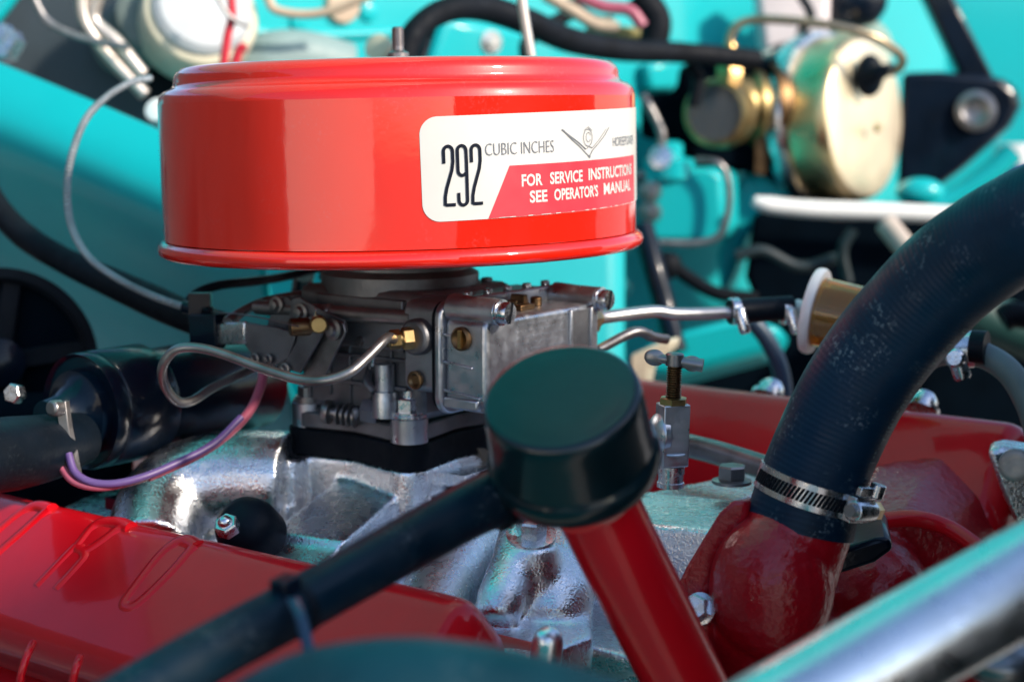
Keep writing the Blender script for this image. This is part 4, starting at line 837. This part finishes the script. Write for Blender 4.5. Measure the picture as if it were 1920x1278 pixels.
g = G(); g.tube([EN(.12, .075, -.172), W(1190, 622, 1.17), W(1225, 632, 1.18), W(1250, 636, 1.19)], .0036); tag(g.build('return_spring_rod', STEELD), 'thin dark rod below the brass fuel fitting', 'rod')
g = G(); g.prism([W(x, y, 1.5) for x, y in ((1180, 665), (1245, 638), (1262, 636), (1256, 655), (1215, 690), (1205, 745), (1180, 745))], Vector((.01, .02, 0))); tag(g.build('cream_bracket', CREAM, bevel=.003), 'cream painted bracket behind the petcock handle', 'bracket')
# black plate filling the shade behind booster valve
g = G(); g.prism([W(x, y, 2.04) for x, y in ((1196, 178), (1262, 172), (1270, 120), (1350, 112), (1500, 108), (1500, 330), (1300, 318), (1226, 262), (1196, 262))], Vector((.02, .04, 0))); tag(g.build('valve_shade_plate', BLK_DEEP, bevel=.01), 'black plate filling the shade behind the brake control valve', 'bracket')
g = G(); g.prism([W(x, y, 2.16) for x, y in ((1415, -30), (1560, -30), (1556, 120), (1430, 120))], Vector((.0, .04, 0))); tag(g.build('fuse_box', mat('pale_mauve', (.62, .55, .56), rough=.5), bevel=.01), 'pale mauve box behind the booster at top edge', 'box')
g = G(); g.ell(W(1600, 0, 2.2), .045, .03, .04); tag(g.build('dark_grommet', BLK), 'black grommet at the top edge above the booster', 'grommet')
g = G(); g.lathe(W(1600, 90, 2.2), (-.2, -.9, .5), [(.05, -.04), (.05, .0), (.03, .02), (0, .022)], n=30); tag(g.build('junction_cap', mat('sage_plastic', (.25, .36, .30), rough=.4)), 'sage green round cap behind the booster top', 'cap')

# harness, wires, dipstick
g = G(); g.tube([W(752, 160, 1.62), W(760, 100, 1.62), W(785, 52, 1.63), W(835, 20, 1.66), W(900, 14, 1.70), W(985, 40, 1.74), W(1070, 76, 1.80), W(1170, 94, 1.86), W(1290, 100, 1.92), W(1420, 112, 1.96)], [.013, .013, .012, .0125, .014, .0145, .014, .013, .012, .012], n=18); tag(g.build('wiring_loom', BLK_MATTE), 'thick black taped wiring loom arching over the air cleaner', 'wiring loom')
g = G(); g.tube([W(783, 150, 1.66), W(795, 95, 1.67), W(815, 45, 1.70), W(850, 30, 1.74)], .0045); tag(g.build('washer_hose', RUB), 'thin black hose beside the loom above air cleaner', 'hose')
g = G(); g.tube([W(1000, 150, 1.9), W(985, 90, 1.9), W(1010, 60, 1.92), W(1080, 20, 1.95)], .008); tag(g.build('thin_branch_loom', BLK_MATTE), 'thin black cable behind the pale dipstick tube', 'cable'); g = G(); g.tube([W(1195, -10, 1.95), W(1230, 40, 1.95), W(1215, 110, 1.95)], .018); tag(g.build('branch_loom', BLK_MATTE), 'thick black cable hanging between tangled wires and brake valve', 'cable')
for i, (pts, m, nm) in enumerate((([(1020, -10), (1075, 22), (1120, 48), (1160, 52)], TAN, 'tan'), ([(1080, -10), (1130, 12), (1180, 20), (1205, 50)], PINK, 'rose'), ([(1050, -5), (1110, 40), (1150, 44)], CREAM, 'cream'), ([(1100, 48), (1160, 60), (1200, 64)], mat('olive_wire', (.30, .26, .10), rough=.5), 'olive'))):
    g = G(); g.tube([W(x, y, 1.88+.01*i) for x, y in pts], .007 if i != 2 else .009); tag(g.build('harness_wire', m), '%s wire in the tangle at the top edge, right of centre' % nm, 'wire', 'tangled harness wires')
g = G(); g.tube([W(974, -30, 1.45), W(984, 40, 1.45), W(994, 100, 1.45), W(998, 130, 1.45)], .0046); tag(g.build('dipstick_tube', mat('pale_steel', (.60, .53, .47), metal=.8, rough=.35)), 'pale metal tube rising behind the air cleaner lid', 'tube')

for i, (pts, r, m, Y, lb) in enumerate((
        (((1205, 178), (1225, 215), (1240, 250), (1238, 290)), .006, STEELD, 1.98, 'short dull pipe dropping beside the black shade plate'),
        (((1190, 330), (1160, 345), (1150, 400), (1175, 470)), .005, BLK, 1.9, 'thin black line looping beside the red can'),
        (((1290, 120), (1310, 150), (1300, 200)), .008, BLK_MATTE, 1.96, 'short black hose above the gauze filter'),
        (((1500, -10), (1520, 30), (1500, 70), (1530, 110)), .006, RUB, 2.1, 'thin black wire crossing the mauve box'),
        (((1380, 480), (1430, 470), (1500, 500), (1580, 480)), .007, mat('dim_green_tube', (.003, .015, .02), rough=.5), 1.9, 'dim green tube in the dark below the white ledge'),
        (((1600, 430), (1580, 470), (1590, 530)), .006, mat('dim_green_tube', (.003, .015, .02)), 1.88, 'dim green tube dropping behind the fuel filter'),
        (((60, -10), (90, 40), (150, 70), (240, 90)), .004, STEELD, 1.7, 'thin grey cable across the dark panel at top left'),
        (((500, -10), (520, 20), (600, 25), (700, -10)), .005, TAN, 1.8, 'tan wire along the top edge above the red can'))):
    g = G(); g.tube([W(x, y, Y) for x, y in pts], r); tag(g.build('service_line', m), lb, 'line')

# wiper motor, rods (upper left)
wm = thing('wiper_motor', W(350, 110, 1.80), 'cream and white round wiper motor at top left', 'motor')
wd_ = Vector((.35, -.80, .42)).normalized(); wc = W(378, 22, 1.78)
g = G(); g.lathe(wc, wd_, [(.052, -.02), (.052, .006), (.046, .012), (0, .016)], n=48); g.build('cap', mat('motor_white', (.40, .42, .44), rough=.4, var=.06), wm)
g = G(); g.lathe(wc, wd_, [(.062, -.05), (.062, -.006), (.058, 0), (.05, 0)], n=48); g.box(W(318, 72, 1.80), .022, .02, .012, (Vector((.8, 0, -.6)), Vector((0, 1, 0)), Vector((.6, 0, .8)))); g.build('housing', CREAM, wm, bevel=.003)
g = G(); g.lathe(W(275, 45, 1.82), Vector((.5, -.7, .3)), [(.042, -.06), (.042, .02), (.035, .026), (0, .03)], n=36); g.build('gear_case', mat('grey_green', (.12, .16, .15), rough=.5, var=.3), wm)
g = G(); g.lathe(W(312, 62, 1.76), wd_, [(.004, -.01), (.004, .004), (0, .004)]); g.build('screw', BLK, wm)
g = G(); g.prism([W(x, y, 1.84) for x, y in ((250, 100), (300, 85), (400, 112), (430, 150), (330, 215), (290, 210))], Vector((0, .04, 0))); tag(g.build('motor_bracket', BLK_MATTE, bevel=.006), 'black bracket under the round wiper motor', 'bracket')
for k, pts in enumerate((((152, -20), (160, 40), (200, 100), (272, 178)), ((188, -20), (176, 36), (220, 80), (268, 140)))):
    g = G(); g.tube([W(x, y, 1.72) for x, y in pts], .0072, n=12); tag(g.build('wiper_rod', mat('pale_steel', (.7, .6, .5))), '%s of two pale bent wiper rods, upper left' % ('longer lower' if k == 0 else 'shorter upper'), 'rod', 'wiper rods')
g = G(); g.tube([W(432, -20, 1.70), W(435, 30, 1.70), W(426, 70, 1.70), W(418, 130, 1.70)], .0045); g.tube([W(440, 120, 1.74), W(450, 92, 1.74), W(462, 90, 1.74)], .005); tag(g.build('red_wire', REDW), 'red wire hanging in front of the wiper motor', 'wire')
g = G(); g.tube([W(400, -20, 1.69), W(430, 30, 1.69), W(465, 50, 1.70)], .0025); tag(g.build('grey_wire', STEELD), 'thin grey wire across the wiper motor cap', 'wire')
g = G(); g.tube([W(440, 150, 1.86), W(500, 112, 1.86), W(570, 108, 1.88), W(650, 130, 1.9)], .030, n=30); tag(g.build('heater_duct', mat('duct_grey', (.20, .28, .28), rough=.55)), 'pale grey duct behind the left of the air cleaner lid', 'duct')
g = G(); g.lathe(W(712, 92, 1.7), (-.4, -.8, .3), [(.014, -.01), (.014, .006), (0, .01)], n=18); tag(g.build('vent_knob', CREAM), 'pale knob left of the air cleaner centre stud', 'knob')
g = G(); g.lathe(W(296, 208, 1.66), (-.2, -.9, .4), [(.012, -.01), (.012, .004), (0, .007)], n=18); tag(g.build('apron_grommet', WHITEP), 'small pale plug on the turquoise panel edge beside the can', 'plug')
